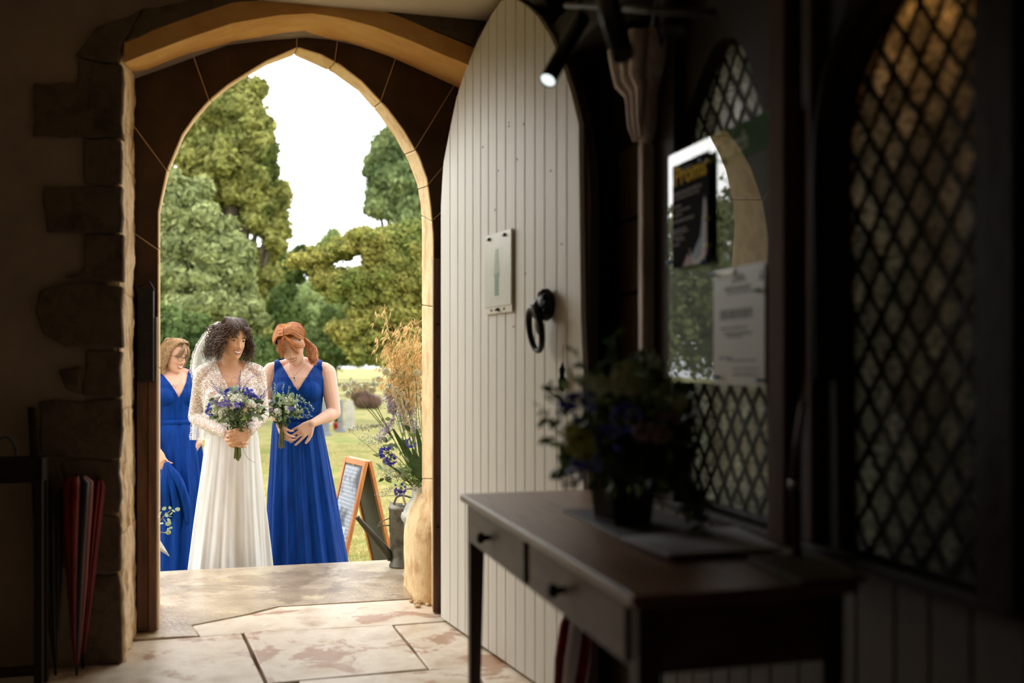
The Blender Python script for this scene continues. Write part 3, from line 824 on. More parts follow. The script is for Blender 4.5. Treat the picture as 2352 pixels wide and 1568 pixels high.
# local frame for posters: x along -v, y along u (towards the wall), front face at y<0
pf, pw, ph = poster_frame('poster', [(1545,372),(1629,357),(1629,607),(1545,612)], 'black Proms concert poster with gold lettering and coloured sweep, pinned to the noticeboard', 'poster', .002, PU)
blk = mat('poster_black', S(30,30,33), None, rough=.95, spec=.05)
MB().box(0,pw,0,.0015,0,ph).build('sheet', blk, pf)
gold = mat('gold_ink', S(236,200,80), None, rough=.9, spec=.05); greyink = mat('grey_ink', S(150,150,156), None, rough=.9, spec=.05)
def addtext(root, s, size, m, x, z, xs=1.0, align='LEFT', off=0, y=-.0006):
    me = text_mesh(s, size, m, align=align, xs=xs, off=off); o = bpy.data.objects.new('lettering', me); link(o, root)
    o.matrix_local = Matrix.Translation((x,y,z)) @ Matrix.Rotation(pi/2,4,'X'); return o
me = text_mesh('Proms', .075, gold, off=.0012)
wid = max(v_.co.x for v_ in me.vertices); o = bpy.data.objects.new('lettering', me); link(o, pf); o['label'] = 'gold lettering'
k = pw*.88/wid; xf_mesh(me, lambda c: Vector((c.x*k, c.y, c.z)))
o.matrix_local = Matrix.Translation((pw*.05,-.0006,ph*.80)) @ Matrix.Rotation(pi/2,4,'X')
mb = MB()
for z,x0_,x1_,h_ in ((.925,.2,.55,.010),(.70,.08,.8,.014),(.66,.08,.75,.010),(.585,.06,.25,.010),(.54,.1,.5,.008),(.50,.06,.28,.008),(.44,.04,.6,.011),(.36,.04,.4,.008),(.33,.04,.45,.008),(.29,.04,.3,.008),(.26,.1,.35,.008),(.22,.04,.2,.008)):
    x = x0_*pw
    while x < x1_*pw:
        wd = rng.uniform(.008,.022); mb.box(x,min(x+wd,x1_*pw),-.0008,0,z*ph,z*ph+h_*.7); x += wd+.005
mb.build('small_print', greyink, pf)['kind'] = 'stuff'
def curvepoly(root, name, pts, m, y):
    MB().prism(pts, y-.0004, y, lambda p,t:(p[0]*pw,t,p[1]*ph)).build(name, m, root)
curvepoly(pf,'sweep',[(.55,.09),(.78,.25),(.84,.45),(.87,.62),(.90,.45),(.90,.2),(.82,.05),(.6,.0)], mat('blue_ink', S(38,84,116),None,rough=.6), -.0004)
curvepoly(pf,'sweep',[(.48,.17),(.56,.09),(.66,.03),(.80,.07),(.86,.25),(.90,.62),(.94,.4),(.94,.1),(.84,.0),(.58,.0)], mat('pale_ink', S(170,160,160),None,rough=.6), -.0009)
curvepoly(pf,'sweep',[(.3,.0),(.46,.12),(.6,.0)], mat('red_ink', S(120,48,44),None,rough=.6), -.0013)
curvepoly(pf,'sweep',[(.90,.1),(.92,.6),(.95,.5),(.955,.1)], mat('red_ink', S(120,48,44),None,rough=.6), -.0015)
nf, pw2, ph2 = poster_frame('paper_notice', [(1639,612),(1755,612),(1756,890),(1641,880)], 'white printed notice pinned low on the noticeboard', 'notice', .002, PU)
MB().box(0,pw2,0,.0012,0,ph2).build('sheet', mat('notice_paper', S(150,146,150), None, rough=.35), nf)
mb = MB()
for z,x0_,x1_,h_ in ((.90,.42,.62,.014),(.87,.38,.66,.01),(.80,.24,.74,.016),(.77,.3,.82,.008),(.60,.14,.78,.02),(.56,.14,.78,.02),(.475,.16,.7,.009),(.425,.24,.76,.012),(.40,.3,.6,.008),(.22,.12,.4,.01),(.20,.3,.85,.008),(.13,.4,.9,.008),(.08,.4,.9,.01)):
    x = x0_*pw2
    while x < x1_*pw2:
        wd = rng.uniform(.008,.026); mb.box(x,min(x+wd,x1_*pw2),-.0006,0,z*ph2,z*ph2+h_*.7); x += wd+.005
mb.prism([(.9*pw2,.86*ph2),(.95*pw2,.95*ph2),(.98*pw2,.85*ph2)], -.0006, 0, lambda p,t:(p[0],t,p[1]))
mb.build('small_print', mat('print_ink', S(92,88,92), None), nf)['kind'] = 'stuff'
MB().box(0.01,.12,-.004,-.0006,ph2-.02,ph2-.004).build('plastic_strip', acrylic, nf, bevel=.002)
# push pins
def pin(px, py, m, label, grp):
    v_, z_ = on_u(px,py,PU-.004); r = empty('push_pin', W(PU-.0015,v_,z_), TH-pi/2, label, 'push pin', grp)
    M = Matrix.Rotation(pi/2,4,'X')
    MB().lathe([(0,0),(.0055,0),(.0055,.002),(.003,.004),(.003,.009),(.0055,.012),(.0055,.014),(0,.014)],10,M=M).build('head', m, r, True)
bl = mat('blue_plastic', S(0,120,190), None, rough=.3); yl = mat('yellow_plastic', S(200,190,30), None, rough=.3); gn = mat('green_plastic', S(0,140,100), None, rough=.3)
pin(1616,368,bl,'blue push pin at the upper corner of the black Proms poster',None)
pin(1618,600,bl,'blue push pin at the lower right corner of the black Proms poster',None)
pin(1541,603,bl,'blue push pin at the lower left corner of the black Proms poster',None)
pin(1633,369,yl,'yellow push pin highest beside the black Proms poster',None)
pin(1627,501,yl,'yellow push pin halfway down beside the black Proms poster',None)
pin(1630,563,yl,'yellow push pin lowest beside the black Proms poster',None)
pin(1643,631,bl,'blue push pin at the top left corner of the white notice',None)
pin(1741,667,gn,'green push pin near the top right of the white notice',None)
pin(1645,866,bl,'blue push pin at the bottom left corner of the white notice',None)
pin(1744,873,bl,'blue push pin at the bottom right corner of the white notice',None)

# ================================================================== SPOTLIGHTS
lens = bpy.data.materials.new('lamp_lens'); lens.use_nodes = True
lb = lens.node_tree.nodes['Principled BSDF']; lb.inputs['Emission Color'].default_value = (.86,1,.95,1); lb.inputs['Emission Strength'].default_value = 1.05
blk_m = mat('black_metal', S(16,16,18), None, rough=.4)
def spot(p0, p1, r_, label, on):
    p0, p1 = Vector(p0), Vector(p1); d = p1-p0; L = d.length
    r = empty('spotlight', p0, 0, label, 'spotlight'); r.rotation_euler = d.to_track_quat('Z','Y').to_euler()
    MB().lathe([(0,0),(r_*.9,0),(r_,.004),(r_,L),(r_*.88,L),(r_*.88,L-.012)],24).build('housing', blk_m, r, True)
    MB().lathe([(0,L-.004),(r_*.88,L-.004)],24).build('lens', lens if on else blk_m, r)
    # bracket up to the rail
    inv = r.rotation_euler.to_matrix().inverted()
    up = inv@Vector((0,0,1))
    MB().tube([Vector((0,0,.02)), Vector((0,0,.02))+up*.12], .006, 6).build('bracket', blk_m, r, True)
    if on:
        li = bpy.data.lights.new('spot_lamp','SPOT'); li.energy = 5; li.color = (1,.93,.8); li.spot_size = rad(50); li.spot_blend = .8; li.shadow_soft_size = r_*.7
        lo = bpy.data.objects.new('spot_lamp', li); link(lo); lo.location = p1+d.normalized()*.01; lo.rotation_euler = (-d).to_track_quat('Z','Y').to_euler()
spot(P(1338,40,2.75), P(1258,185,2.62), .0225, 'black cylinder spotlight, lit, hanging in front of the white door', True)
spot(P(1393,-5,2.3), P(1432,128,2.24), .027, 'black cylinder spotlight, unlit, above the carved bracket', False)
spot(P(1540,-30,2.2), P(1545,75,2.16), .024, 'black cylinder spotlight hanging near the head of the first lattice window', False)
rl = MB().tube([P(1300,12,2.85),P(1640,30,1.9)], .008, 8).build('lamp_rail', blk_m, None, True); tag(rl, 'thin black rail carrying the three spotlights', 'rail')

# ================================================================== LEFT: umbrella rack and dark furniture
def LW(px, py, v): u,z = on_v(px,py,v); return W(u,v,z)
# dark wooden cabinet end at the frame's edge
c0 = on_v(0,1052,-.78); c1 = on_v(97,1052,-.78)
cab = empty('umbrella_stand', W(-.91,-.78,0), TH, 'dark wooden box stand at the left wall, full of umbrellas', 'stand')
cw = c1[0]+.91; chh = c1[1]
MB().box(0,cw,0,.018,chh-.09,chh).build('rail', blackwood, cab, bevel=.003)
for x in (0,cw-.03): MB().box(x,x+.03,.0,.03,0,chh-.001).build('leg', blackwood, cab, bevel=.003)
for x in (0,cw-.03): MB().box(x,x+.03,.09,.12,0,chh-.001).build('leg', blackwood, cab, bevel=.003)
MB().box(0,cw,.102,.12,chh-.09,chh).build('rail', blackwood, cab, bevel=.003)
MB().box(cw-.018,cw,.03,.09,chh-.09,chh-.002).build('rail', blackwood, cab, bevel=.003)
MB().box(.02,cw-.02,.02,.10,.05,.07).build('shelf', blackwood, cab, bevel=.003)
# umbrellas leaning between the stand and the rough stones
def brolly(tip, tilt, lean, H, rmax, mats, label, segs=6, rot=0., handle=False, prof=None):
    tu, tv = tip; top = (tu+lean, tv+tilt)
    return umbrella('umbrella', W(tu,tv,.002), W(top[0],top[1],H), rmax, mats, label, segs=segs, rot=rot, handle=handle, prof=prof)
wide = [(.01,.05),(.03,.2),(.05,.42),(.062,.62),(.075,.8),(.08,.93),(.045,.96)]
def up_(px0, px1, y1, v): 
    u0_,_ = on_v(px0,1568,v); u1_,z1_ = on_v(px1,y1,v); return u0_, u1_, z1_
for (px0,px1,y1,v,rm,mt_,lb_,rot,hd,sc_) in (
    (176,176,1075,-.62,.05,[red,black_c],'wide folded red and black umbrella hanging points down against the rough stones',.6,False,.62),
    (190,228,1085,-.535,.02,[red],'slim rolled red umbrella nearest the lit stone reveal',0,False,.25),
    (128,112,1100,-.60,.06,[black_c],'large folded black umbrella between the stand and the red umbrella',.2,False,.55)):
    a_,b_,z_ = up_(px0,px1,y1,v)
    umbrella('umbrella', W(a_,v,.002), W(b_,v+.02,z_), rm, mt_, lb_, rot=rot, handle=hd, segs=7, prof=[(r_*sc_*(1 if sc_>.3 else 1.1),z2) for r_,z2 in wide])
a_,b_,z_ = up_(92,68,935,-.56)
o = MB().tube([W(a_+.01,-.52,.002),W(b_,-.508-.02,z_)], .014, 10).build('walking_stick', black_m if False else iron, None, True); tag(o, 'thick black stick leaning on the plaster behind the umbrellas', 'walking stick')
ub = [ (12,-.70) ]
o = MB().tube([LW(-14,1600,-.66),LW(-14,1050,-.68)]+[LW(12-26*cos(t),1046-44*sin(t),-.68) for t in [i*pi/10 for i in range(1,11)]], .006, 8).build('walking_stick', mat('grey_handle', S(80,82,84), None, rough=.3), None, True)
tag(o, 'grey stick with a crook handle rising above the stand at the left edge', 'walking stick')
# stick and latch on the right wall
r = empty('walking_stick', W(*[tbl(1832,1292,TZ)[0]-.0, tbl(1832,1292,TZ)[1]], TZ), TH, 'brown stick with a silver collar leaning in the corner behind the table', 'walking stick')
MB().tube([(0,0,0.001),(-.004,.004,.15)], .010, 10).build('shaft', postwood, r, True)
MB().tube([(-.004,.004,.15),(-.004,.004,.165)], .012, 12).build('collar', mat('silver', S(190,190,190), None, rough=.2, metal=1), r, True)
MB().tube([(-.004,.004,.165),(.0,.0,.24),(.006,-.012,.33)], [.011,.009,.006], 10).build('grip', jambwood, r, True)
# ================================================================== CHURCHYARD GROUND
GZ = -.5
lawn = mat('lawn_grass', S(140,134,84), S(162,150,98), 1.3, .9, c3=S(122,130,70), bump=.3, bscale=30, spec=.1, detail=9, contrast=(.4,.6))
mb = MB(); nx, ny = 40, 60
X0,X1,Y0,Y1 = -60,60,-30,110
def gh(x,y): return GZ+ (0 if y < 44 else (y-44)*.022)
vs = [(X0+(X1-X0)*i/nx, Y0+(Y1-Y0)*j/ny, gh(X0+(X1-X0)*i/nx, Y0+(Y1-Y0)*j/ny)) for j in range(ny+1) for i in range(nx+1)]
fs = [(j*(nx+1)+i, j*(nx+1)+i+1, (j+1)*(nx+1)+i+1, (j+1)*(nx+1)+i) for j in range(ny) for i in range(nx)]
g = mb.add(vs, fs).build('lawn', lawn); tag(g, kind='structure')
# step edge of the slab down to the lawn
o = MB().box(-.8,1.9,.5,1.355,-.6,-.04).build('trim_step', slabm); inwall(o); tag(o, kind='structure')

def scatter_mesh(name, P_, N_, size, mat_, parent=None, aspect=.55, jitter=.5, kind='stuff', updir=None):
    """leaf quads (diamonds) at P_ (n,3), normals N_, sizes"""
    n = len(P_)
    a = nrg.normal(size=(n,3)); Nn = N_+nrg.normal(size=(n,3))*jitter; Nn /= np.linalg.norm(Nn,axis=1)[:,None]+1e-9
    if updir is not None: a = a*.35+np.array(updir)
    T = a-Nn*(a*Nn).sum(1)[:,None]; T /= np.linalg.norm(T,axis=1)[:,None]+1e-9
    B = np.cross(Nn,T); s = (size*(.6+.8*nrg.random(n)))[:,None] if np.isscalar(size) else size[:,None]
    V = np.empty((n,4,3)); V[:,0] = P_-T*s; V[:,1] = P_+B*s*aspect; V[:,2] = P_+T*s; V[:,3] = P_-B*s*aspect
    me = bpy.data.meshes.new(name); me.vertices.add(4*n); me.vertices.foreach_set('co', V.ravel())
    me.loops.add(4*n); me.loops.foreach_set('vertex_index', np.arange(4*n,dtype=np.int32))
    me.polygons.add(n); me.polygons.foreach_set('loop_start', np.arange(0,4*n,4,dtype=np.int32))
    try: me.polygons.foreach_set('loop_total', np.full(n,4,dtype=np.int32))
    except Exception: pass
    me.materials.append(mat_); me.update(calc_edges=True)
    o = bpy.data.objects.new(name, me); link(o, parent)
    if kind: o['kind'] = kind
    return o
def lump_points(blobs, n, inner=.25):
    """points on lumpy ellipsoid crowns: blobs (x,y,z,rx,ry,rz)"""
    vol = np.array([b[3]*b[5] for b in blobs]); pr = vol/vol.sum(); idx = nrg.choice(len(blobs), n, p=pr)
    B = np.array(blobs)[idx]; d = nrg.normal(size=(n,3)); d /= np.linalg.norm(d,axis=1)[:,None]
    r = 1-np.abs(nrg.normal(size=n))*inner; r = np.clip(r,.1,1.06)
    return B[:,:3]+d*B[:,3:6]*r[:,None], d
def sublobes(blobs, k, f=.34, spread=.85):
    out = []
    for (x,y,z,rx,ry,rz) in blobs:
        for _ in range(k):
            d = nrg.normal(size=3); d /= np.linalg.norm(d)
            s = f*(.6+.7*nrg.random())
            out.append((x+d[0]*rx*spread, y+d[1]*ry*spread, z+d[2]*rz*spread, rx*s, ry*s, rz*s*.85))
    return out
def tree(Z, blobs_px, n, size, m, label, k=26, trunk=True, kind='tree', f=.3, inner=.3, group=None, depth=1.0, barkm=None, droop=None, name='tree'):
    """blobs_px: (px, py, rx px, ry px[, dZ]) crown masses seen at depth Z"""
    bl = []
    for b in blobs_px:
        dz = b[4] if len(b) > 4 else 0; p = P(b[0],b[1],Z+dz); s = (Z+dz)/FPX
        bl.append((p.x,p.y,p.z,b[2]*s,b[2]*s*depth,b[3]*s))
    n = int(n*1.45); size = size*.74
    cx = sum(b[0] for b in bl)/len(bl); cy = sum(b[1] for b in bl)/len(bl)
    r = empty(name, (cx,cy,gh(cx,cy)), 0, label, kind, group)
    bl = [(b[0]-cx,b[1]-cy,b[2]-gh(cx,cy),*b[3:]) for b in bl]
    lobes = sublobes(bl, k, f)+[(b[0],b[1],b[2],b[3]*.8,b[4]*.8,b[5]*.8) for b in bl]
    Pt, Nn = lump_points(lobes, n, inner)
    ns = n//9; s2, n2 = lump_points(lobes, ns, .1)
    ext = (nrg.random(ns)**2)[:,None]*.5
    bi = nrg.integers(0, len(lobes), ns)
    s2 = s2+n2*ext*np.array([b[3] for b in lobes]).mean()
    Pt = np.concatenate([Pt,s2]); Nn = np.concatenate([Nn,n2])
    keep = Pt[:,2] > .05
    Pt, Nn = Pt[keep], Nn[keep]
    scatter_mesh('foliage', Pt, Nn, size, m, r, updir=droop, jitter=.55)
    if trunk:
        top = max(b[2] for b in bl); R = .05*top
        bk_ = barkm or bark
        MB().tube([(0,0,0),(R*.3,0,top*.3),(-R*.2,0,top*.6),(0,0,top*.9)], [R,R*.75,R*.5,R*.15], 10).build('trunk', bk_, r, True)
        for b in bl:
            MB().tube([(0,0,top*.25),(b[0]*.5,b[1]*.5,b[2]*.7),(b[0],b[1],b[2])], [R*.4,R*.25,R*.08], 6).build('branch', bk_, r, True)
    return r
bark = mat('bark', S(70,60,46), S(96,84,64), 6, .9, bump=.6)
L1 = mat('holm_oak_leaf', S(92,102,48), S(158,156,84), .55, .75, island=.35, transl=.25, spec=.2, contrast=(.38,.62), c3=S(122,126,66))
L2 = mat('grey_green_leaf', S(104,114,70), S(158,164,108), .6, .75, island=.35, transl=.25, spec=.2, contrast=(.38,.62), c3=S(128,138,88))
L3 = mat('soft_green_leaf', S(112,128,76), S(156,168,108), .5, .8, island=.3, transl=.3, spec=.2, contrast=(.38,.62))
L4 = mat('yew_leaf', S(98,118,56), S(164,156,82), .9, .8, island=.35, transl=.3, spec=.2, contrast=(.36,.85), c3=S(130,144,74))
L5 = mat('cedar_leaf', S(92,110,68), S(140,152,98), .8, .8, island=.3, transl=.2, spec=.2, contrast=(.38,.62))
L6 = mat('dark_green_leaf', S(66,86,44), S(108,124,66), .7, .8, island=.35, transl=.25, spec=.2, contrast=(.38,.62))
# tall holm oak, behind on the left
tree(31,[(545,260,80,95),(500,380,100,100),(570,400,70,90),(600,470,60,70),(470,300,60,70),(590,330,55,70),(520,210,50,50),(430,450,90,80),(520,620,110,110),(480,760,130,80),(640,460,28,45),(630,540,34,50)],62000,.16,L1,
     'tallest tree, broad yellowish green holm oak at the left of the sky gap',k=20)
# rounder grey-green tree in front
tree(24,[(410,480,75,95),(470,560,80,90),(390,620,90,90),(500,660,75,80),(440,740,110,90),(545,740,70,80),(330,560,80,120),(520,600,60,70)],62000,.12,L2,
     'rounded grey green leafy tree at the left, in front of the tallest one',k=24)
tree(18.5,[(400,760,80,60),(350,820,90,70),(480,810,60,60),(440,850,80,60),(560,830,70,55)],26000,.10,L6,'dark green shrub behind the left bridesmaid and the bride',k=20,trunk=False,kind='shrub',name='shrub')
# far soft trees in the gap
tree(46,[(620,660,60,80),(600,740,70,80),(690,740,80,70),(750,770,60,60),(640,810,110,60)],34000,.2,L3,'pale soft green bushy tree far off, behind the women',k=18,trunk=False)
tree(40,[(625,600,30,45),(660,620,40,45),(700,600,30,35),(590,640,40,50),(640,720,60,70),(650,810,70,70)],22000,.16,L6,'small dark green tree low in the sky gap',k=12,trunk=False)
tree(52,[(760,560,30,30),(800,700,60,70),(710,690,50,50)],12000,.2,L3,'hazy green tree behind the yew',k=12)
# right: cedar and yew
tree(36,[(905,350,50,45),(880,400,45,50),(930,430,60,60),(870,470,42,40),(950,500,60,50),(915,310,35,35),(1000,420,60,120)],34000,.17,L5,
     'bluish green drooping cedar at the upper right, behind the yew',k=14,droop=(0,0,-1),depth=.8)
tree(19,[(880,560,80,50),(800,570,50,26),(740,590,50,24),(900,640,85,60),(820,660,70,50),(950,560,60,60),(930,720,80,60),(850,730,60,40),(1010,640,80,90),(690,600,36,18),(745,640,40,30),(880,800,80,45),(960,800,70,60),(800,760,50,30)],78000,.062,L4,
     'spreading yellow green yew tree with rusty flecks, at the right',k=22,trunk=False,droop=(.6,0,-.5),depth=.9,f=.3)
tree(30,[(770,760,40,60),(880,790,70,45),(800,800,60,40),(740,810,50,30),(950,800,60,45),(670,800,60,40),(1010,790,70,60)],26000,.13,L6,'dark hedge bush under the yew, behind the iron fence',k=16,trunk=False,kind='bush',name='bush')
tree(66,[(560,800,120,40),(700,795,130,50),(860,795,120,50)],16000,.2,L3,'long pale green hedge at the far edge of the field',k=20,trunk=False,kind='hedge',name='hedge')
# trees out of the doorway's frame, seen in the noticeboard's reflection and from the side
tree(26,[(1250,520,160,200),(1400,650,160,160)],16000,.2,L1,'leafy tree beyond the right side of the doorway',k=20)
tree(26,[(120,560,150,200),(0,700,160,160)],16000,.2,L2,'leafy tree beyond the left side of the doorway',k=20)
tree(25,[(-560,640,260,260),(-900,600,280,300),(-1300,640,280,260)],22000,.17,L2,'broad low trees far to the left of the doorway',k=24,trunk=False)
# cut tree butts / log heap by the fence
lg = empty('log_pile', P(836,892,40)+Vector((0,0,0)), 0, 'brown heap of cut logs on the grass before the iron fence', 'log pile')
lg.location.z = GZ
barkd = mat('dark_bark', S(82,58,50), S(116,86,74), 5, .9, bump=.6)
for k in range(11):
    rr = rng.uniform(.16,.3); x = rng.uniform(-.75,.65); z = rr+(.3 if k > 6 else 0)+rng.uniform(0,.05)
    MB().tube([(x,-.5-rng.random()*.4,z),(x+rng.uniform(-.1,.1),.5,z)], rr, 9).build('log', barkd, lg, True)

# ------------------------------------------------------------------ iron park fence
fz = 42.0
ironf = mat('fence_iron', S(52,46,44), None, rough=.7)
fe = empty('iron_fence', (0,fz,GZ), 0, 'dark iron park railing across the churchyard behind the gravestones', 'fence')
for i in range(5): MB().box(-22,8,-.012,.012,.22+.22*i,.245+.22*i).build('rail', ironf, fe)
for k in range(17):
    x = (806-HX)/FPX*fz+1.0*(k-9)*.95; MB().box(x-.022,x+.022,-.03,.03,0,1.22).build('post', ironf, fe)
# gravestones
gs = mat('pale_gravestone', S(170,166,152), S(196,190,176), 5, .9, bump=.3)
gs2 = mat('grey_gravestone', S(112,118,122), S(138,142,146), 5, .8, bump=.3)
def grave(px, base_py, top_py, wpx, m, label, kind_='round', thick=.1, rz=.3):
    Z = (CH-GZ)*FPX/(base_py-HY); p = P(px,base_py,Z); h = (base_py-top_py)*Z/FPX; w_ = wpx*Z/FPX
    r = empty('gravestone', (p.x,p.y,GZ), rz, label, 'gravestone')
    if kind_ == 'round':
        pts = [(-w_/2,0),(w_/2,0),(w_/2,h*.72)]+[(w_/2*cos(a)*(.8 if 0<a<pi else 1),h*.78+h*.22*sin(a)) for a in [pi*i/10 for i in range(11)]]+[(-w_/2,h*.72)]
    else: pts = [(-w_/2,0),(w_/2,0),(w_/2,h*.94),(w_/2*.6,h),(-w_/2,h*.96)]
    MB().prism(pts, -thick/2, thick/2, lambda p_,t:(p_[0],t,p_[1])).build('slab', m, r, bevel=.012)
    MB().box(-w_*.7,w_*.7,-thick*1.3,thick*1.3,-.02,.07).build('plinth', m, r, bevel=.01)
    return r
grave(803,986,917,22,gs,'pale round topped gravestone nearest the tall flowers')
grave(782,992,916,9,gs2,'slim blue grey gravestone seen edge on between two others','sq',.1,1.1)
grave(747,1000,912,18,gs2,'dark grey square gravestone behind the right bridesmaid\'s elbow','sq',.12)
grave(757,976,900,14,gs,'weathered pale gravestone farther back, behind the grey one','round',.1)
# red flower pot with a small plant
Zp = (CH-GZ)*FPX/(988-HY); pp = P(773,988,Zp)
pot = empty('flower_pot', (pp.x,pp.y,GZ), 0, 'small red flower pot with a leafy green plant among the gravestones', 'flower pot')
redp = mat('red_plastic', S(186,44,30), None, rough=.5)
MB().lathe([(0,0),(.07,0),(.095,.17),(.105,.17),(.105,.2),(.09,.2),(.08,.16),(0,.16)],18).build('pot', redp, pot, True)
Pt,Nn = lump_points([(0,0,.3,.09,.09,.14),(.02,0,.38,.06,.06,.1)], 260, .4); scatter_mesh('leaves', Pt, Nn, .03, L6, pot)
pv = empty('grave_vase', (pp.x-.32,pp.y-.05,GZ), 0, 'small white pot at the foot of the dark gravestone', 'vase')
MB().lathe([(0,0),(.06,0),(.08,.08),(.05,.13),(.06,.15),(0,.15)],14).build('body', gs, pv, True)
# ------------------------------------------------------------------ short grass near the door
bl_m = mat('grass_blade', S(150,140,82), S(176,160,100), 2.2, .9, island=.3, transl=.3, spec=.1, c3=S(126,136,66), contrast=(.35,.65))
n = 100000
yy = 7.6+(nrg.random(n)**1.7)*14; xx = nrg.uniform(-.37,-.02,n)*yy
pos = np.stack([xx,yy,np.full(n,GZ+.008)],1)
k_ = uv(0,0)
Pt = pos; Nn = np.stack([nrg.normal(size=n),nrg.normal(size=n)-.5,np.zeros(n)],1)
keep = ((Pt[:,0]-AX)*-sT+(Pt[:,1]-AY)*cT) > 1.38
for px_,Z_,r_ in ((527,6.25,.4),(700,6.8,.42),(398,7.8,.42)):
    q_ = P(px_,HY,Z_); keep &= np.hypot(Pt[:,0]-q_.x, Pt[:,1]-q_.y) > r_
o = scatter_mesh('grass', Pt[keep], Nn[keep], .017, bl_m, None, aspect=.14, jitter=.2, updir=(0,0,1.0)); tag(o, 'short dry grass blades on the lawn outside the doorway', 'grass', kind='stuff')
# ================================================================== PEOPLE
SK = 1.176                                       # the scene is laid out 1/.85 life size; scaled back at the end
def mesh_from_bm(bm, name, m, smooth=True):
    me = bpy.data.meshes.new(name); bm.to_mesh(me); bm.free(); me.materials.append(m)
    if smooth: me.polygons.foreach_set('use_smooth', [True]*len(me.polygons))
    return me
def remesh(mb, voxel, smooth_it=3, name='body', m=None):
    me = mb.mesh(name+'_src', m); bm = bmesh.new(); bm.from_mesh(me); bmesh.ops.recalc_face_normals(bm, faces=bm.faces); bm.to_mesh(me); bm.free()
    o = bpy.data.objects.new('tmp', me); COL.objects.link(o)
    md = o.modifiers.new('r','REMESH'); md.mode = 'VOXEL'; md.voxel_size = voxel; md.use_smooth_shade = True
    if smooth_it:
        sm = o.modifiers.new('s','SMOOTH'); sm.factor = .5; sm.iterations = smooth_it
    bpy.context.view_layer.update()
    out = bpy.data.meshes.new_from_object(o.evaluated_get(bpy.context.evaluated_depsgraph_get()))
    bpy.data.objects.remove(o); bpy.data.meshes.remove(me); out.name = name
    out.materials.clear(); out.materials.append(m)
    out.polygons.foreach_set('use_smooth', [True]*len(out.polygons))
    return out
def limb(mb, pts, r, seg=16):
    """tapered limb with round ends"""
    pts = [Vector(p) for p in pts]
    a, b = pts[0], pts[-1]
    mb.tube(pts, r, seg)
    mb.ball(a, r[0]*.98, seg, 10); mb.ball(b, r[-1]*.98, seg, 10)
    for p, q in zip(pts[1:-1], r[1:-1]): mb.ball(p, q*.99, seg, 10)
HT = [(.1165,.002,.002,.002),(.113,.022,.028,.030),(.105,.038,.046,.050),(.085,.057,.069,.074),(.06,.067,.083,.088),(.03,.0715,.0885,.094),(0,.0705,.086,.095),(-.02,.069,.0845,.092),(-.04,.066,.0835,.082),(-.06,.0595,.082,.066),(-.08,.051,.0795,.046),(-.095,.042,.077,.03),(-.108,.030,.073,.014),(-.116,.018,.066,-.004),(-.1195,.006,.058,-.02)]
def head_prof(z):
    for a,b in zip(HT, HT[1:]):
        if a[0] >= z >= b[0]:
            t = (a[0]-z)/(a[0]-b[0]); t2 = t
            return [a[i]+(b[i]-a[i])*t2 for i in (1,2,3)]
    return list(HT[-1][1:])
def head_pt(a, z, grow=0.):
    """a: azimuth, 0 = face (-y), positive towards +x"""
    w_, f_, b_ = head_prof(z)
    cy = (b_-f_)/2; ry = (b_+f_)/2
    ex = .92
    sx, cx = sin(a), -cos(a)
    x = (w_+grow)*math.copysign(abs(sx)**ex, sx); y = cy+(ry+grow)*math.copysign(abs(cx)**ex, cx)
    return x, y
def gb(x,z,cx,cz,sx,sz): return math.exp(-((x-cx)/sx)**2-((z-cz)/sz)**2)
def face_disp(x, z):
    d = 0
    ax = abs(x)
    d -= .0085*gb(ax,z,.031,.000,.015,.011)
    d += .0035*gb(ax,z,.030,.021,.022,.008)
    d += .0060*gb(x,z,0,.004,.008,.014)
    d += .0130*gb(x,z,0,-.022,.0075,.015)
    d += .0165*gb(x,z,0,-.037,.0095,.0085)
    d += .0080*gb(ax,z,.0125,-.041,.0062,.0065)
    d += .0075*gb(ax,z,.037,-.033,.017,.015)
    d -= .0025*gb(ax,z,.030,-.052,.008,.012)
    d += .0035*gb(x,z,0,-.062,.022,.015)
    d -= .0030*gb(x,z,0,-.083,.02,.006)
    d += .0060*gb(x,z,0,-.103,.017,.012)
    return d
def build_head(mb, M):
    nz, na = 90, 120; vs = []
    zs_ = [.1165-(.1165+.1195)*(.5-.5*cos(pi*i/nz))*1.0 for i in range(nz+1)]
    for z in zs_:
        for k in range(na):
            a = 2*pi*k/na; x,y = head_pt(a, z)
            if y < .0:
                y -= face_disp(x, z)*min(1,(-y)/.03)
            vs.append(M@Vector((x,y,z)))
    fs = [(i*na+k,i*na+(k+1)%na,(i+1)*na+(k+1)%na,(i+1)*na+k) for i in range(nz) for k in range(na)]
    fs += [tuple(range(na-1,-1,-1)), tuple(nz*na+k for k in range(na))]
    mb.add(vs, fs)
    for s_ in (-1,1):   # ears
        E = M@Matrix.Translation((s_*.0715,.008,-.012))@Matrix.Rotation(s_*rad(24),4,'Z')
        mb.ball((0,0,0),(.006,.017,.030),12,10,M=None) if False else mb.add(*_ell(E,(.006,.016,.029)))
        mb.add(*_ell(M@Matrix.Translation((s_*.072,.002,-.034)),(.005,.008,.010)))
def _ell(M, r, seg=14, rings=10):
    t = MB(); t.ball((0,0,0), r, seg, rings); return [M@Vector(v) for v in t.v], t.f
skin_c = {}
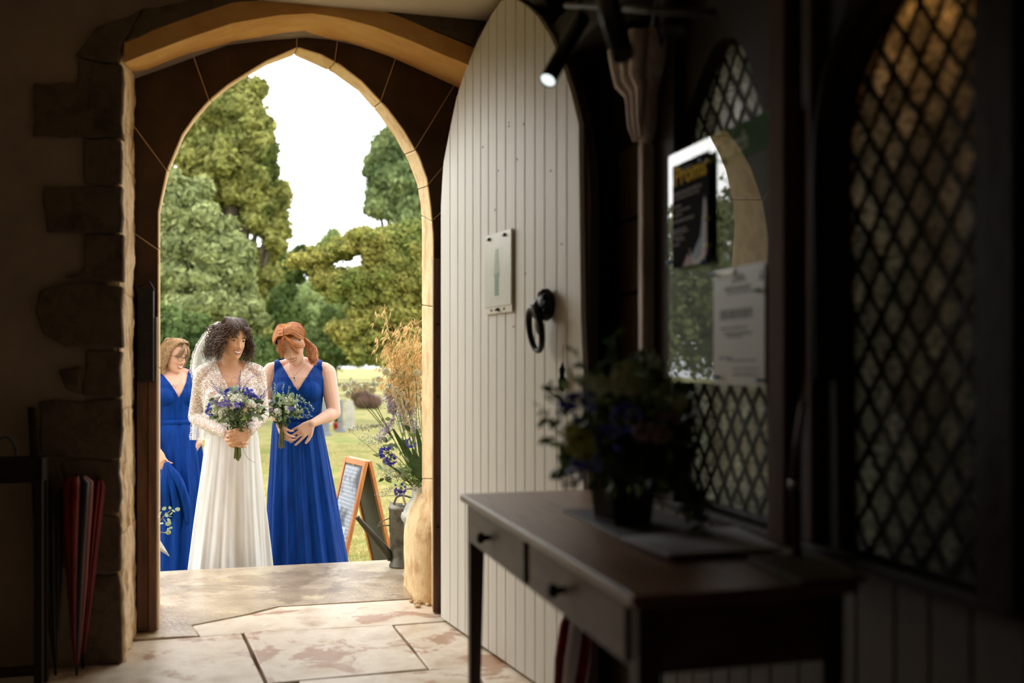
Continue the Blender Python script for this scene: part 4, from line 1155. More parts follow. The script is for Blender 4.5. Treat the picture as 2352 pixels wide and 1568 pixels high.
def skin_mat(name, c):
    m = bpy.data.materials.new(name); m.use_nodes = True; nt = m.node_tree; b = nt.nodes['Principled BSDF']
    at = nt.nodes.new('ShaderNodeAttribute'); at.attribute_name = 'tint'
    mx = nt.nodes.new('ShaderNodeMix'); mx.data_type = 'RGBA'; mx.inputs[6].default_value = (*c,1); mx.inputs[7].default_value = (c[0]*.88,c[1]*.50,c[2]*.44,1)
    nt.links.new(at.outputs['Fac'], mx.inputs[0]); nt.links.new(mx.outputs[2], b.inputs['Base Color'])
    b.inputs['Roughness'].default_value = .5; b.inputs['Subsurface Weight'].default_value = .12; b.inputs['Subsurface Radius'].default_value = (.01,.004,.002); b.inputs['Subsurface Scale'].default_value = .6
    b.inputs['Specular IOR Level'].default_value = .35
    return m
def tint(me, M):
    inv = M.inverted(); co = np.empty(len(me.vertices)*3); me.vertices.foreach_get('co', co); co = co.reshape(-1,3)
    A = np.array(inv); L = co@A[:3,:3].T+A[:3,3]
    x,y,z = L[:,0],L[:,1],L[:,2]; ax = np.abs(x)
    t = .35*np.exp(-((ax-.040)/.018)**2-((z+.038)/.016)**2)+.30*np.exp(-(x/.012)**2-((z+.038)/.01)**2)
    t += .25*np.exp(-((ax-.072)/.01)**2-((z+.012)/.03)**2)
    t *= (y < .03)&(z > -.13)&(z < .13)
    a = me.attributes.new('tint','FLOAT','POINT'); a.data.foreach_set('value', t.astype(np.float32))
eyew = mat('eye_white', S(232,226,220), None, rough=.2); irisb = mat('brown_iris', S(60,36,22), None, rough=.1); pup = mat('pupil', S(8,6,6), None, rough=.1)
lash = mat('lashes', S(34,22,18), None, rough=.6); teethm = mat('teeth', S(244,240,232), None, rough=.25, spec=.6)
mouthm = mat('mouth_inside', S(110,38,34), None, rough=.6)
def face_y(x, z):
    """front surface y at x,z"""
    w_, f_, b_ = head_prof(z); lo, hi = 0, pi/2
    for _ in range(24):
        m_ = (lo+hi)/2
        if head_pt(m_, z)[0] < abs(x): lo = m_
        else: hi = m_
    y = head_pt(lo, z)[1]
    return y-face_disp(x,z)*min(1,max(0,-y)/.03)
def face_parts(root, M, browm, lipm, skinm, smile=1.0, open_=.6, closed=False, gaze=0., squint=.55):
    def T(pts): return [M@Vector(p) for p in pts]
    ER = .0122
    for s_ in (-1,1):
        ec = Vector((s_*.0310, face_y(s_*.031,0)+ER-.0035, 0))
        eb = MB()
        if not closed:
            eb.add(*_ell(M@Matrix.Translation(ec),(ER,ER,ER),16,12)); eye = eb.build('eye', eyew, root, True)
            gd = Vector((sin(gaze),-cos(gaze),0)); I = MB(); c = ec+gd*(ER-.0018)
            I.add(*_ell(M@Matrix.Translation(c),(.0058,.0024,.0058),16,8)); I.build('iris', irisb, eye, True)
            I = MB(); I.add(*_ell(M@Matrix.Translation(ec+gd*(ER+.0002)),(.0026,.0009,.0026),10,6)); I.build('pupil', pup, eye, True)
        # lids: sphere caps
        lr = ER+.0012
        for up in (1,-1):
            lid = MB(); vs = []; na, ne = 14, 6
            a_edge = (rad(24)*(1-squint)+rad(5) if up > 0 else rad(-24)*(1-squint)-rad(8)) if not closed else rad(-22)
            a_far = rad(75)*up
            for i in range(ne+1):
                for k in range(na+1):
                    az = rad(-80)+rad(160)*k/na
                    e0 = a_edge*cos(az*1.05)+(rad(-4) if True else 0)
                    el = e0+(a_far-e0)*i/ne
                    vs.append(M@(ec+Vector((lr*cos(el)*sin(az), -lr*cos(el)*cos(az), lr*sin(el)))))
            fs = [(i*(na+1)+k,i*(na+1)+k+1,(i+1)*(na+1)+k+1,(i+1)*(na+1)+k) for i in range(ne) for k in range(na)]
            lid.add(vs, fs); lo = lid.build('eyelid', skinm, root, True)
            if up > 0 or closed:
                pts = [M@(ec+Vector(((lr+.0006)*cos(a_edge*cos(az))*sin(az), -(lr+.0006)*cos(a_edge*cos(az))*cos(az), (lr)*sin(a_edge*cos(az*1.05)-rad(4))+.0002))) for az in [rad(-72)+rad(144)*k/12 for k in range(13)]]
                MB().tube(pts, [.0009]+[.0019]*11+[.0013], 6).build('lashes', lash, root, True)
                if closed: break
        pts = []
        for k in range(9):
            t = k/8; x = s_*(.014+.036*t); z = .0165+.0050*sin(pi*min(1,t*1.1))-.003*t*t
            pts.append((x, face_y(x,z)-.0007, z))
        MB().tube(T(pts), [.0018+.0028*sin(pi*min(1,.25+.7*k/8)) for k in range(9)], 6, flat=.45).build('eyebrow', browm, root, True)
    # mouth
    hw = .0205+.0050*smile; zc = -.0625
    def mz(x, up):
        t = x/hw; c = .0060*smile*t*t
        if up: return zc+c+(.0028*(1-t*t))*open_-.0012*math.exp(-(x/.004)**2)
        return zc+c-(.0115*(1-t*t)**.8)*open_
    n = 17; xs = [hw*(-1+2*k/(n-1)) for k in range(n)]
    def strip(z0f, z1f, off, name, m, rows=4, par=root):
        vs = []
        for r_ in range(rows+1):
            for x in xs:
                z = z0f(x)+(z1f(x)-z0f(x))*r_/rows; vs.append(M@Vector((x, face_y(x,z)-off+.10*x*x*6, z)))
        fs = [(r_*n+k,r_*n+k+1,(r_+1)*n+k+1,(r_+1)*n+k) for r_ in range(rows) for k in range(n-1)]
        return MB().add(vs,fs).build(name, m, par, True)
    if open_ > 0:
        mo = strip(lambda x:mz(x,1)+.001, lambda x:mz(x,0)-.0005, .0012, 'mouth', mouthm)
        strip(lambda x:mz(x,1)+.001, lambda x:mz(x,1)+(mz(x,0)-mz(x,1))*.78 if abs(x)<hw*.86 else mz(x,1), .0022, 'teeth', teethm)
    for up in (1,0):
        pts = [(x, face_y(x,mz(x,up))-.0024+.1*x*x*6, mz(x,up)+(.0014 if up else -.0018)) for x in xs]
        rr = [(.0006+(.0019 if up else .0028)*max(0,1-(x/hw)**2)**.6) for x in xs]
        MB().tube(T(pts), rr, 8, flat=.75).build('lip', lipm, root, True)
    for s_ in (-1,1):   # nostrils
        c = (s_*.0065, face_y(s_*.0065,-.0445)-.0005, -.0455)
        nb_ = MB(); nb_.add(*_ell(M@Matrix.Translation(c),(.0026,.002,.0014),8,6)); nb_.build('nostril', mouthm, root, True)

def arm(mb, sh, el, wr, rs=(.046,.040,.035,.036,.030,.0215)):
    sh, el, wr = Vector(sh), Vector(el), Vector(wr)
    limb(mb, [sh, sh.lerp(el,.5), el], rs[:3]); limb(mb, [el, el.lerp(wr,.3), el.lerp(wr,.65), wr], [rs[2]*.98,rs[3],rs[4]*.92,rs[5]])
def hand(mb, wr, d, n, side_s, curl=(.5,.5,.5,.5), spread=.05, thumb=(.6,.5), sc=.92, nails=None):
    """wr wrist point, d direction of the hand, n palm normal (fingers curl towards it), side_s=+1: thumb on d x n side"""
    wr, d, n = Vector(wr), Vector(d).normalized(), Vector(n); n = (n-d*n.dot(d)).normalized(); sd = d.cross(n)*side_s
    fl = []
    # palm
    for t in (-.024,-.008,.009,.025):
        limb(mb, [wr+d*.004+sd*t*.55, wr+d*.045*sc+sd*t*1.0+n*.002, wr+d*.083*sc+sd*t*1.12], [.0135,.0125,.0105], 12)
    Ls = [(.043,.026,.021),(.047,.030,.022),(.043,.028,.021),(.034,.021,.018)]
    for i in range(4):
        t = .028-.0185*i
        p = wr+d*(.083-(.004 if i in (0,) else 0)-(.010 if i == 3 else 0))*sc+sd*t*1.1
        di = (d+sd*(spread*(1.5-i))).normalized(); c = curl[i]; ax = di.cross(n).normalized()
        pts = [p]; r_ = [.0094,.0084,.0078,.0066] if i < 3 else [.0084,.0075,.0069,.0059]
        ang = 0
        for j,L in enumerate(Ls[i]):
            ang += c*(.9,1.15,.8)[j]
            dj = di*cos(ang)+n*sin(ang); pts.append(pts[-1]+dj*L*sc)
        limb(mb, pts, [q*.96 for q in r_], 10); fl.append((pts[-1], dj, n*cos(ang)-di*sin(ang)))
    tb_ = wr+d*.022*sc+sd*.022; t1 = tb_+(d*.62+sd*.62+n*thumb[0]*.5).normalized()*.042*sc
    t2 = t1+(d*.85+sd*(.30-thumb[1]*.5)+n*thumb[0]).normalized()*.031*sc; t3 = t2+(d*.85+sd*(.1-thumb[1]*.8)+n*thumb[0]*1.0).normalized()*.025*sc
    limb(mb, [tb_,t1,t2,t3], [.0145,.0115,.0098,.0078], 12)
    if nails is not None:
        for tip, dj, nn in fl:
            Rm = Matrix((dj.cross(nn).normalized(), dj, nn)).transposed().to_4x4()
            nails.add(*_ell(Matrix.Translation(tip-nn*.0055+dj*.001)@Rm,(.0042,.0062,.0016),8,6))
    return fl

def torso(mb, c, yaw=0., grow=0., neck=None, headM=None, bust=1.0, shw=.155, zsh=1.405, waist=.118, lean=0.):
    """c: (x,y) of the body axis; returns transform"""
    B = Matrix.Translation((c[0],c[1],0))@Matrix.Rotation(yaw,4,'Z')
    prof = [(.80,.115,.085,.0),(.90,.128,.095,.0),(.97,.122,.090,.0),(1.05,.116,.085,.0),(1.10,waist,.087,.0),(1.16,waist+.006,.09,-.002),(1.23,.134,.100,-.006),(1.29,.142,.106,-.008),(1.345,.146,.098,-.002),(1.385,.135,.080,.008),(1.415,.095,.062,.014),(1.435,.062,.052,.018),(1.445,.03,.03,.02)]
    seg = 28; vs = []
    dz = zsh-1.405
    for (z,rx,ry,yo) in prof:
        for k in range(seg):
            a = 2*pi*k/seg; vs.append(B@Vector(((rx+grow)*cos(a), yo+(ry+grow)*sin(a)+lean*max(0,z-1.0), z+dz)))
    n = len(prof)
    fs = [(i*seg+k,i*seg+(k+1)%seg,(i+1)*seg+(k+1)%seg,(i+1)*seg+k) for i in range(n-1) for k in range(seg)]+[tuple(range(seg-1,-1,-1)), tuple((n-1)*seg+k for k in range(seg))]
    mb.add(vs, fs)
    for s_ in (-1,1):
        mb.add(*_ell(B@Matrix.Translation((s_*.066,-.068+lean*.25,1.262+dz)),((.060+grow),(.050+grow)*bust,.060+grow),18,14))
        limb(mb, [B@Vector((s_*.03,.018+lean*.4,1.425+dz)), B@Vector((s_*.09,.012+lean*.4,1.412+dz)), B@Vector((s_*shw,.008+lean*.4,1.388+dz))], [.040+grow,.034+grow,.042+grow])
    return B
def neck(mb, B, M, z=1.405, y=.015, grow=0.):
    a = B@Vector((0,y,z)); b = M@Vector((0,.018,-.055))
    limb(mb, [a, a.lerp(b,.5), b], [.052,.045,.047])

def skirt(root, name, m, sections, pleats, amp=.05, seg=240, rows=48, seed=0, tw=.0, sharp=1.5):
    """sections: (z, cx, cy, rx, ry) from top to bottom"""
    r_ = random.Random(seed); ph = [(r_.uniform(0,2*pi), pleats*r_.uniform(.55,1.6), r_.uniform(.5,1)) for _ in range(5)]
    vs = []
    zt, zb_ = sections[0][0], sections[-1][0]
    for i in range(rows+1):
        z = zt+(zb_-zt)*i/rows
        for a,b in zip(sections, sections[1:]):
            if a[0] >= z >= b[0]-1e-9:
                t = (a[0]-z)/(a[0]-b[0]); t = t
                cx,cy,rx,ry = [a[k]+(b[k]-a[k])*t for k in (1,2,3,4)]; break
        f = i/rows; A = amp*(.25+.75*min(1,f*2.2))
        for k in range(seg):
            th = 2*pi*k/seg
            q = 0
            for (p,n_,w_) in ph:
                s_ = sin(round(n_)*th+p+tw*f*3+.8*sin(f*3+p)); q += w_*(abs(s_)**sharp*math.copysign(1,s_))
            q /= 2.2
            fine = .25*sin(round(pleats*3.1)*th+ph[0][0])*(1-.6*f)
            rr = 1+A*(q+fine*.5)
            vs.append((cx+rx*rr*cos(th), cy+ry*rr*sin(th), z))
    fs = [(i*seg+k,i*seg+(k+1)%seg,(i+1)*seg+(k+1)%seg,(i+1)*seg+k) for i in range(rows) for k in range(seg)]
    fs.append(tuple(range(seg-1,-1,-1)))
    return MB().add(vs,fs).build(name, m, root, True)

def catmull(pts, n):
    pts = [Vector(p) for p in pts]; out = []
    P_ = [pts[0]*2-pts[1]]+pts+[pts[-1]*2-pts[-2]]; m = len(pts)-1
    for k in range(n):
        t = k/(n-1)*m; i = min(int(t), m-1); u = t-i
        a,b,c,d = P_[i],P_[i+1],P_[i+2],P_[i+3]
        out.append(.5*((2*b)+(c-a)*u+(2*a-5*b+4*c-d)*u*u+(3*b-a-3*c+d)*u*u*u))
    return out
def hair_sheet(mb, guides, n, r=.0016, jit=.004, wave=0., wlen=.05, steps=14, seg=4, M=None, rs=None, taper=.4, curl=0.):
    rs = rs or rng
    n = int(n*2.1); r = r*.62; steps = min(steps, 15); seg = 3
    G = [catmull(g, steps) for g in guides]
    for _ in range(n):
        t = rs.random()*(len(G)-1); i = min(int(t), len(G)-2); u = t-i
        off = Vector((rs.gauss(0,1),rs.gauss(0,1),rs.gauss(0,1)))*jit; ph = rs.uniform(0,6.28); ph2 = rs.uniform(0,6.28)
        e = 1-rs.random()*.12; L = 0; pts = []
        prev = None
        for k in range(steps):
            p = G[i][k].lerp(G[i+1][k], u)
            if prev is not None: L += (p-prev).length
            prev = p.copy(); f = k/(steps-1)
            if f > e: break
            q = p+off*(.35+f)
            if wave: q = q+Vector((sin(L/wlen*6.28+ph), cos(L/wlen*6.28+ph)*.8, .3*sin(L/wlen*6.28+ph2)))*wave*min(1,f*1.8)
            pts.append(M@q if M is not None else q)
        if len(pts) > 2:
            m_ = len(pts); mb.tube(pts, [r*(1-taper*(k/(m_-1))) for k in range(m_)], seg, caps=False)
def curl_lock(mb, p0, p1, R, turns, r, seg=5, rs=rng, M=None, sag=None):
    p0, p1 = Vector(p0), Vector(p1); d = p1-p0; L = d.length; dn_ = d.normalized(); a = dn_.orthogonal().normalized(); b = dn_.cross(a); ph = rs.uniform(0,6.28)
    n = int(turns*9)+2; pts = []
    for k in range(n):
        t = k/(n-1); c = p0.lerp(p1,t)
        if sag: c = c+Vector(sag)*sin(pi*t)
        w_ = R*min(1,t*4+.15)*(1-.15*t)
        q = c+a*(w_*cos(turns*6.28*t+ph))+b*(w_*sin(turns*6.28*t+ph)); pts.append(M@q if M is not None else q)
    mb.tube(pts, [r*(1-.45*k/(n-1)) for k in range(n)], seg, caps=False)
def cap_mesh(M, grow, cut, name, m, root, back=.0):
    """scalp shell of hair; cut(x,y,z)->True keeps"""
    nz, na = 50, 80; vs = []; keep = []
    for i in range(nz+1):
        z = .1165-(.1165+.085)*(i/nz)**1.0 if i else .1165
        for k in range(na):
            a = 2*pi*k/na; x,y = head_pt(a, min(z,.1164), grow*(1.0))
            if z > .10: pass
            zz_ = z+grow*max(0,z/.1165)**2
            if y > 0: y += back*max(0,1-abs(z)/.12)
            vs.append((x,y,zz_)); keep.append(cut(x,y,zz_))
    fs = [(i*na+k,i*na+(k+1)%na,(i+1)*na+(k+1)%na,(i+1)*na+k) for i in range(nz) for k in range(na)]
    fs = [f for f in fs if all(keep[q] for q in f)]+[tuple(range(na-1,-1,-1))]
    mm_ = m.copy(); mm_.node_tree.nodes['Principled BSDF'].inputs['Roughness'].default_value = .95; mm_.node_tree.nodes['Principled BSDF'].inputs['Specular IOR Level'].default_value = .05; mm_.node_tree.nodes['Principled BSDF'].inputs['Sheen Weight'].default_value = 0
    for nd in mm_.node_tree.nodes:
        if nd.type == 'MAP_RANGE': nd.inputs[3].default_value = .55; nd.inputs[4].default_value = .6
    return MB().add([M@Vector(v) for v in vs], fs).build(name, mm_, root, True)
def hair_mat(name, c1, c2, rough=.42):
    m = mat(name, c1, c2, 60, rough, island=.28, spec=.5, contrast=(.3,.7), sheen=.1)
    return m
def cut_mesh(me, keep):
    bm = bmesh.new(); bm.from_mesh(me)
    dele = [f for f in bm.faces if not keep(f.calc_center_median())]
    bmesh.ops.delete(bm, geom=dele, context='FACES')
    for _ in range(2):
        bv = [v for v in bm.verts if v.is_boundary]
        co = {v: sum(((e.other_vert(v).co) for e in v.link_edges if e.is_boundary), Vector())/max(1,sum(1 for e in v.link_edges if e.is_boundary)) for v in bv}
        for v in bv: v.co = v.co.lerp(co[v], .6)
    bm.to_mesh(me); bm.free(); return me

class Person:
    def __init__(s, px, Z, label):
        s.Z = Z; s.s = Z/FPX/SK; s.YG = HY+(CH-GZ)*FPX/Z; s.cx = px
        p = P(px, HY, Z); s.root = empty('person', (p.x, p.y, GZ), 0, label, 'person'); s.root.scale = (SK,)*3
    def pt(s, px, py, dy=0.):
        k = 1+dy*SK/s.Z          # keep the projection when the point is nearer or farther
        ax = (px-HX)/FPX*s.Z*k-(s.cx-HX)/FPX*s.Z
        az = (HY-py)/FPX*s.Z*k+CH-GZ
        return Vector((ax/SK, dy, az/SK))
def headM(p, px, py, dy, yaw, pitch, roll, sc=1.0):
    """yaw>0 turns the face to picture right, pitch>0 bows, roll>0 leans the crown to picture right"""
    return Matrix.Translation(p.pt(px,py,dy))@Matrix.Rotation(roll,4,'Y')@Matrix.Rotation(yaw,4,'Z')@Matrix.Rotation(pitch,4,'X')@Matrix.Scale(sc,4)
skinA = skin_mat('skin_olive', S(210,162,130)); skinB = skin_mat('skin_fair', S(216,172,150)); skinC = skin_mat('skin_fair_warm', S(212,164,138))
lipA = mat('lips_rose', S(178,92,84), None, rough=.35); lipB = mat('lips_pink', S(190,110,100), None, rough=.35)
blue = mat('royal_blue_chiffon', S(0,42,108), S(0,56,134), 40, .6, sheen=.0, spec=.12, stretch=(1,1,.08), bump=.1, bscale=60)
ivory = mat('ivory_chiffon', S(210,205,200), S(224,220,215), 30, .55, sheen=.2, stretch=(1,1,.08), spec=.3)
satin = mat('ivory_satin', S(212,206,196), S(224,218,210), 14, .4)
# lace
lace = bpy.data.materials.new('lace'); lace.use_nodes = True
def mk_lace(m, sc_=42, thr=(.34,.42), base=.25):
    nt = m.node_tree; N = nt.nodes; L = nt.links; b = N['Principled BSDF']; b.inputs['Base Color'].default_value = (*S(226,220,212),1); b.inputs['Roughness'].default_value = .7
    tc = N.new('ShaderNodeTexCoord'); nz = N.new('ShaderNodeTexNoise'); nz.inputs['Scale'].default_value = 16; ad = N.new('ShaderNodeMixRGB'); ad.inputs[0].default_value = .12
    L.new(tc.outputs['Object'], nz.inputs['Vector']); L.new(tc.outputs['Object'], ad.inputs[1]); L.new(nz.outputs['Color'], ad.inputs[2])
    v = N.new('ShaderNodeTexVoronoi'); v.feature = 'DISTANCE_TO_EDGE'; v.inputs['Scale'].default_value = sc_; L.new(ad.outputs[0], v.inputs['Vector'])
    v2 = N.new('ShaderNodeTexVoronoi'); v2.inputs['Scale'].default_value = sc_*.55; L.new(ad.outputs[0], v2.inputs['Vector'])
    r1 = N.new('ShaderNodeMapRange'); L.new(v.outputs['Distance'], r1.inputs[0]); r1.inputs[1].default_value = .05; r1.inputs[2].default_value = .14; r1.inputs[3].default_value = 1; r1.inputs[4].default_value = 0
    r2 = N.new('ShaderNodeMapRange'); L.new(v2.outputs['Distance'], r2.inputs[0]); r2.inputs[1].default_value = .22; r2.inputs[2].default_value = .30; r2.inputs[3].default_value = .85; r2.inputs[4].default_value = 0
    mx = N.new('ShaderNodeMath'); mx.operation = 'MAXIMUM'; L.new(r1.outputs[0], mx.inputs[0]); L.new(r2.outputs[0], mx.inputs[1])
    m2 = N.new('ShaderNodeMath'); m2.operation = 'MAXIMUM'; L.new(mx.outputs[0], m2.inputs[0]); m2.inputs[1].default_value = base
    L.new(m2.outputs[0], b.inputs['Alpha'])
mk_lace(lace, 66)
veilm = bpy.data.materials.new('veil_tulle'); veilm.use_nodes = True
vb_ = veilm.node_tree.nodes['Principled BSDF']; vb_.inputs['Base Color'].default_value = (*S(244,244,240),1); vb_.inputs['Alpha'].default_value = .5; vb_.inputs['Roughness'].default_value = .8
def vneck(B, zV, slope, zback, arm_x=.118, arm_z=1.28, strap=.062):
    inv = B.inverted()
    def keep(c):
        c = inv@c; ax = abs(c.x)
        if c.z < 1.04: return False
        if c.z > arm_z and ax > arm_x+max(0,(1.40-c.z))*.22: return False
        if c.y < .012:
            return c.z < zV+ax*slope
        if ax < strap: return c.z < zback+(.06*(ax/strap)**2)
        return True
    return keep

# ------------------------------------------------------------------ the bride
br = Person(527, 6.25, 'bride with dark curly hair, white lace dress and veil, smiling and holding flowers')
R_ = br.root
HM = headM(br, 533, 779, -.02, rad(46), rad(6), rad(4), .90)
skin_src = MB(); build_head(skin_src, HM)
yawB = rad(20)
c0 = br.pt(527, 900); zshB = br.pt(527, 862)[2]+.012
B = torso(skin_src, (c0.x, .02), yawB, zsh=1.42, shw=.134)
neck(skin_src, B, HM, 1.42)
shL, elL, wrL = B@Vector((-.143,.01,1.385)), br.pt(449,958,.04), br.pt(521,1001,-.195)
shR, elR, wrR = B@Vector((.143,.01,1.385)), br.pt(601,952,.0), br.pt(572,1000,-.20)
wL2 = br.pt(519,996,-.195); wR2 = br.pt(573,990,-.20)
arm(skin_src, shL, elL, wL2, (.041,.037,.034,.035,.029,.021)); arm(skin_src, shR, elR, wR2, (.041,.037,.034,.035,.029,.021))
gripB = br.pt(546, 1000, -.215)
hand(skin_src, wL2, (gripB+Vector((-.012,-.02,-.012)))-wL2, (.15,.9,.0), -1, (.60,.66,.7,.7), .0, (.8,.3), .86)
hand(skin_src, wR2, (gripB+Vector((.012,-.028,.005)))-wR2, (-.3,.9,-.0), 1, (.62,.66,.7,.7), .0, (.8,.3), .86)
for s_ in (-1,1):   # legs
    limb(skin_src, [B@Vector((s_*.062,0,.88)), B@Vector((s_*.075,-.01,.48)), B@Vector((s_*.075,.02,.28)), B@Vector((s_*.075,.03,.09))], [.068,.055,.05,.036])
    limb(skin_src, [B@Vector((s_*.08,.035,.045)), B@Vector((s_*.085,-.08,.035)), B@Vector((s_*.085,-.14,.028))], [.036,.032,.022])
me = remesh(skin_src, .0038, 1, 'body', skinA); tint(me, HM)
bo = bpy.data.objects.new('body', me); link(bo, R_)
hairB = hair_mat('dark_brown_hair', S(40,26,18), S(104,70,48)); browB = mat('dark_brow', S(40,26,20), None, rough=.7)
face_parts(R_, HM, browB, lipA, skinA, 1.25, 1.0, squint=.45, gaze=.1)
# dress: satin under-bodice, lace overlay with sleeves, pleated skirt
tb2 = MB(); torso(tb2, (c0.x,.02), yawB, grow=.007, zsh=1.42, shw=.134)
mb_ = remesh(tb2, .005, 3, 'satin_bodice', satin)
invB = B.inverted()
def keepS(c):
    q = invB@c
    return 1.05 < q.z < (1.245+.35*max(0,abs(q.x)-.02) if q.y < 0 else 1.30) and abs(q.x) < .15 and q.z < 1.30
cut_mesh(mb_, keepS); o = bpy.data.objects.new('satin_bodice', mb_); link(o, R_)
tb3 = MB(); torso(tb3, (c0.x,.02), yawB, grow=.011, zsh=1.42, shw=.134)
arm(tb3, shL, elL, wL2, (.047,.043,.040,.041,.034,.026)); arm(tb3, shR, elR, wR2, (.047,.043,.040,.041,.034,.026))
ml = remesh(tb3, .005, 3, 'lace_bodice', lace)
def keepL(c):
    q = invB@c
    if (c-wL2).length < .012 or (c-wR2).length < .012: return False
    far = min((c-wL2).length, (c-wR2).length)
    if q.z < 1.06 and abs(q.x) < .15 and q.y > -.14 and far > .10 and (c-elL).length > .08 and (c-elR).length > .08: return False
    if q.y < .03 and q.z > 1.20 and abs(q.x) < .20 and q.z > 1.285+abs(q.x)*2.3+.006*sin(q.x*160): return False
    if q.y >= .03 and q.z > 1.425 and abs(q.x) < .06: return False
    return True
cut_mesh(ml, keepL); o = bpy.data.objects.new('lace_bodice', ml); link(o, R_); o['label'] = 'white floral lace bodice with long sleeves'
cz = lambda px,py: br.pt(px,py)
t0 = br.pt(529,972); t1 = br.pt(531,1000); t2 = br.pt(528,1150); t3 = br.pt(527,1312)
skirt(R_, 'skirt', ivory, [(t0.z,t0.x,.02,.122,.098),(t1.z,t1.x,.02,.137,.112),(t2.z,t2.x,.02,.172,.165),(t3.z,t3.x,.02,.208,.235),(.015,t3.x,.02,.25,.29)], 13, .068, seed=4)
o = MB().tube([ (t0.x+.126*cos(a), .02+.101*sin(a), t0.z-.006) for a in [2*pi*k/40 for k in range(41)]], .006, 8, flat=2.2).build('waistband', satin, R_, True)
# hair
hm = MB(); rs = random.Random(3)
def cutB(x,y,z):
    if y > -.02: return True
    return z > .078 or (abs(x) > .062 and z > -.03)
cap_mesh(HM, .004, cutB, 'hair_cap', hairB, R_, back=.010)
# smooth strands drawn back to the crown
gd = []
for k in range(13):
    a = rad(-105+210*k/12)
    x,y = head_pt(a,.066,.012); x2,y2 = head_pt(a*.9,.095,.018)
    gd.append([(x,y,.070 if abs(k-6)<3 else .058),(x2*1.10,y2,.098),(x2*.85,.0,.123),(x2*.5,.055,.104),(x2*.2,.088,.06)])
hair_sheet(hm, gd, 420, .0018, .0032, M=HM, rs=rs, steps=12)
# curls all round
for k in range(620):
    a = rad(rs.uniform(38, 322)); 
    if abs(math.degrees(a)-180) > 130: a = rad(180+rs.choice((-1,1))*rs.uniform(112,134))
    z0 = rs.uniform(-.02,.098); x,y = head_pt(a, z0, .006+rs.random()*.018)
    flare = 1.15+.38*rs.random(); zl = rs.uniform(-.145,-.085) if rs.random() < .72 else rs.uniform(-.09,-.03)
    x1,y1 = x*flare, (y+.015)*flare
    mx_ = max(abs(x1),.001)
    if y1 < -.035 and abs(x1) < .085: x1 = math.copysign(.085+rs.random()*.02, x1)
    curl_lock(hm, (x,y,z0), (x1,y1,zl), rs.uniform(.005,.0105), rs.uniform(2.2,4), rs.uniform(.0012,.0022), 4, rs, HM, sag=(math.copysign(.022,x),0,0))
for k in range(170):
    x0 = rs.uniform(-.062,.062); y0_ = rs.uniform(.02,.092); z0 = .106-.45*max(0,abs(x0)-.02)-.5*max(0,y0_-.04)
    o2 = Vector((x0*1.7, y0_*1.0+.022, rs.uniform(-.05,.03)))
    curl_lock(hm, (x0,y0_,z0), o2, rs.uniform(.005,.009), rs.uniform(1.6,3), rs.uniform(.0012,.0021), 4, rs, HM, sag=(x0*.5,.012,.004))
for k in range(90):
    a = rad(rs.choice((-1,1))*rs.uniform(28,80)); x,y = head_pt(a,.075,.006)
    curl_lock(hm, (x,y,.075+rs.uniform(-.006,.016)), (x*1.25,y*1.08,rs.uniform(.0,.05)), .007, 1.8, .0016, 4, rs, HM, sag=(x*.25,-.008,.012))
# fringe curls
for s_ in (-1,1):
    for k in range(60):
        x0 = s_*rs.uniform(.002,.050); 
        curl_lock(hm, (x0,-.080,.078+rs.uniform(-.004,.01)), (s_*rs.uniform(.024,.062),-.094+rs.uniform(-.004,.012),rs.uniform(.018,.052)), .0075, 1.6, .0013, 4, rs, HM, sag=(0,-.014,.008))
hm.build('hair', hairB, R_, True)
# veil
pts_top = HM@Vector((-.03,.075,.085))
vs = []; rows, cols = 26, 26
for i in range(rows+1):
    t = i/rows
    cA = br.pt(505,738,.10).lerp(br.pt(492,1010,.16), t)
    wid = .02+.105*min(1,t*2.4)*(1 if t < .5 else 1)-.0*t
    for j in range(cols+1):
        u = j/cols*2-1
        fold = .018*sin(u*11+2*t)*min(1,t*3)
        lx = cA.x-.035*sin(pi*min(1,t*1.9))*1.25*(1-t)*1.6+u*wid
        vs.append((lx, .09+.05*t+fold+.03*u*u, cA.z))
fs = [(i*(cols+1)+j,i*(cols+1)+j+1,(i+1)*(cols+1)+j+1,(i+1)*(cols+1)+j) for i in range(rows) for j in range(cols)]
vo_ = MB().add(vs,fs).build('veil', veilm, R_, True); vo_['label'] = 'sheer white tulle veil'
edge = [Vector(vs[i*(cols+1)]) for i in range(0,rows+1)]
vl = []
for i,p_ in enumerate(edge):
    for q in range(5): vl.append(p_+Vector((.034*q/4-.010-.004*(i%2)*(q==0), -.004, 0)))
MB().add(vl, [(i*5+q,i*5+q+1,(i+1)*5+q+1,(i+1)*5+q) for i in range(rows) for q in range(4)]).build('lace_trim', lace, vo_, True)

# ------------------------------------------------------------------ right bridesmaid
rm = Person(685, 6.8, 'copper haired bridesmaid in blue dress, head bowed, right of the bride')
R_ = rm.root
HMr = headM(rm, 668, 789, -.055, rad(-1), rad(34), rad(-12), .96)
sm_ = MB(); build_head(sm_, HMr)
cR = rm.pt(683, 900); yawR = rad(10)
B = torso(sm_, (cR.x,.03), yawR, zsh=1.44, shw=.156, waist=.122)
neck(sm_, B, HMr, 1.44)
shL = B@Vector((-.164,.012,1.405)); elL = rm.pt(611,935,.03); wrL = rm.pt(640,962,-.14)
shR = B@Vector((.164,.012,1.405)); elR = rm.pt(768,948,.03); wrR = rm.pt(717,972,-.12)
arm(sm_, shL, elL, wrL, (.048,.043,.036,.037,.030,.022)); arm(sm_, shR, elR, wrR, (.052,.047,.038,.040,.032,.023))
nailm = mat('navy_nail_varnish', S(30,40,110), None, rough=.2); nails = MB()
gripR = rm.pt(647, 988, -.19)
wl_ = wrL
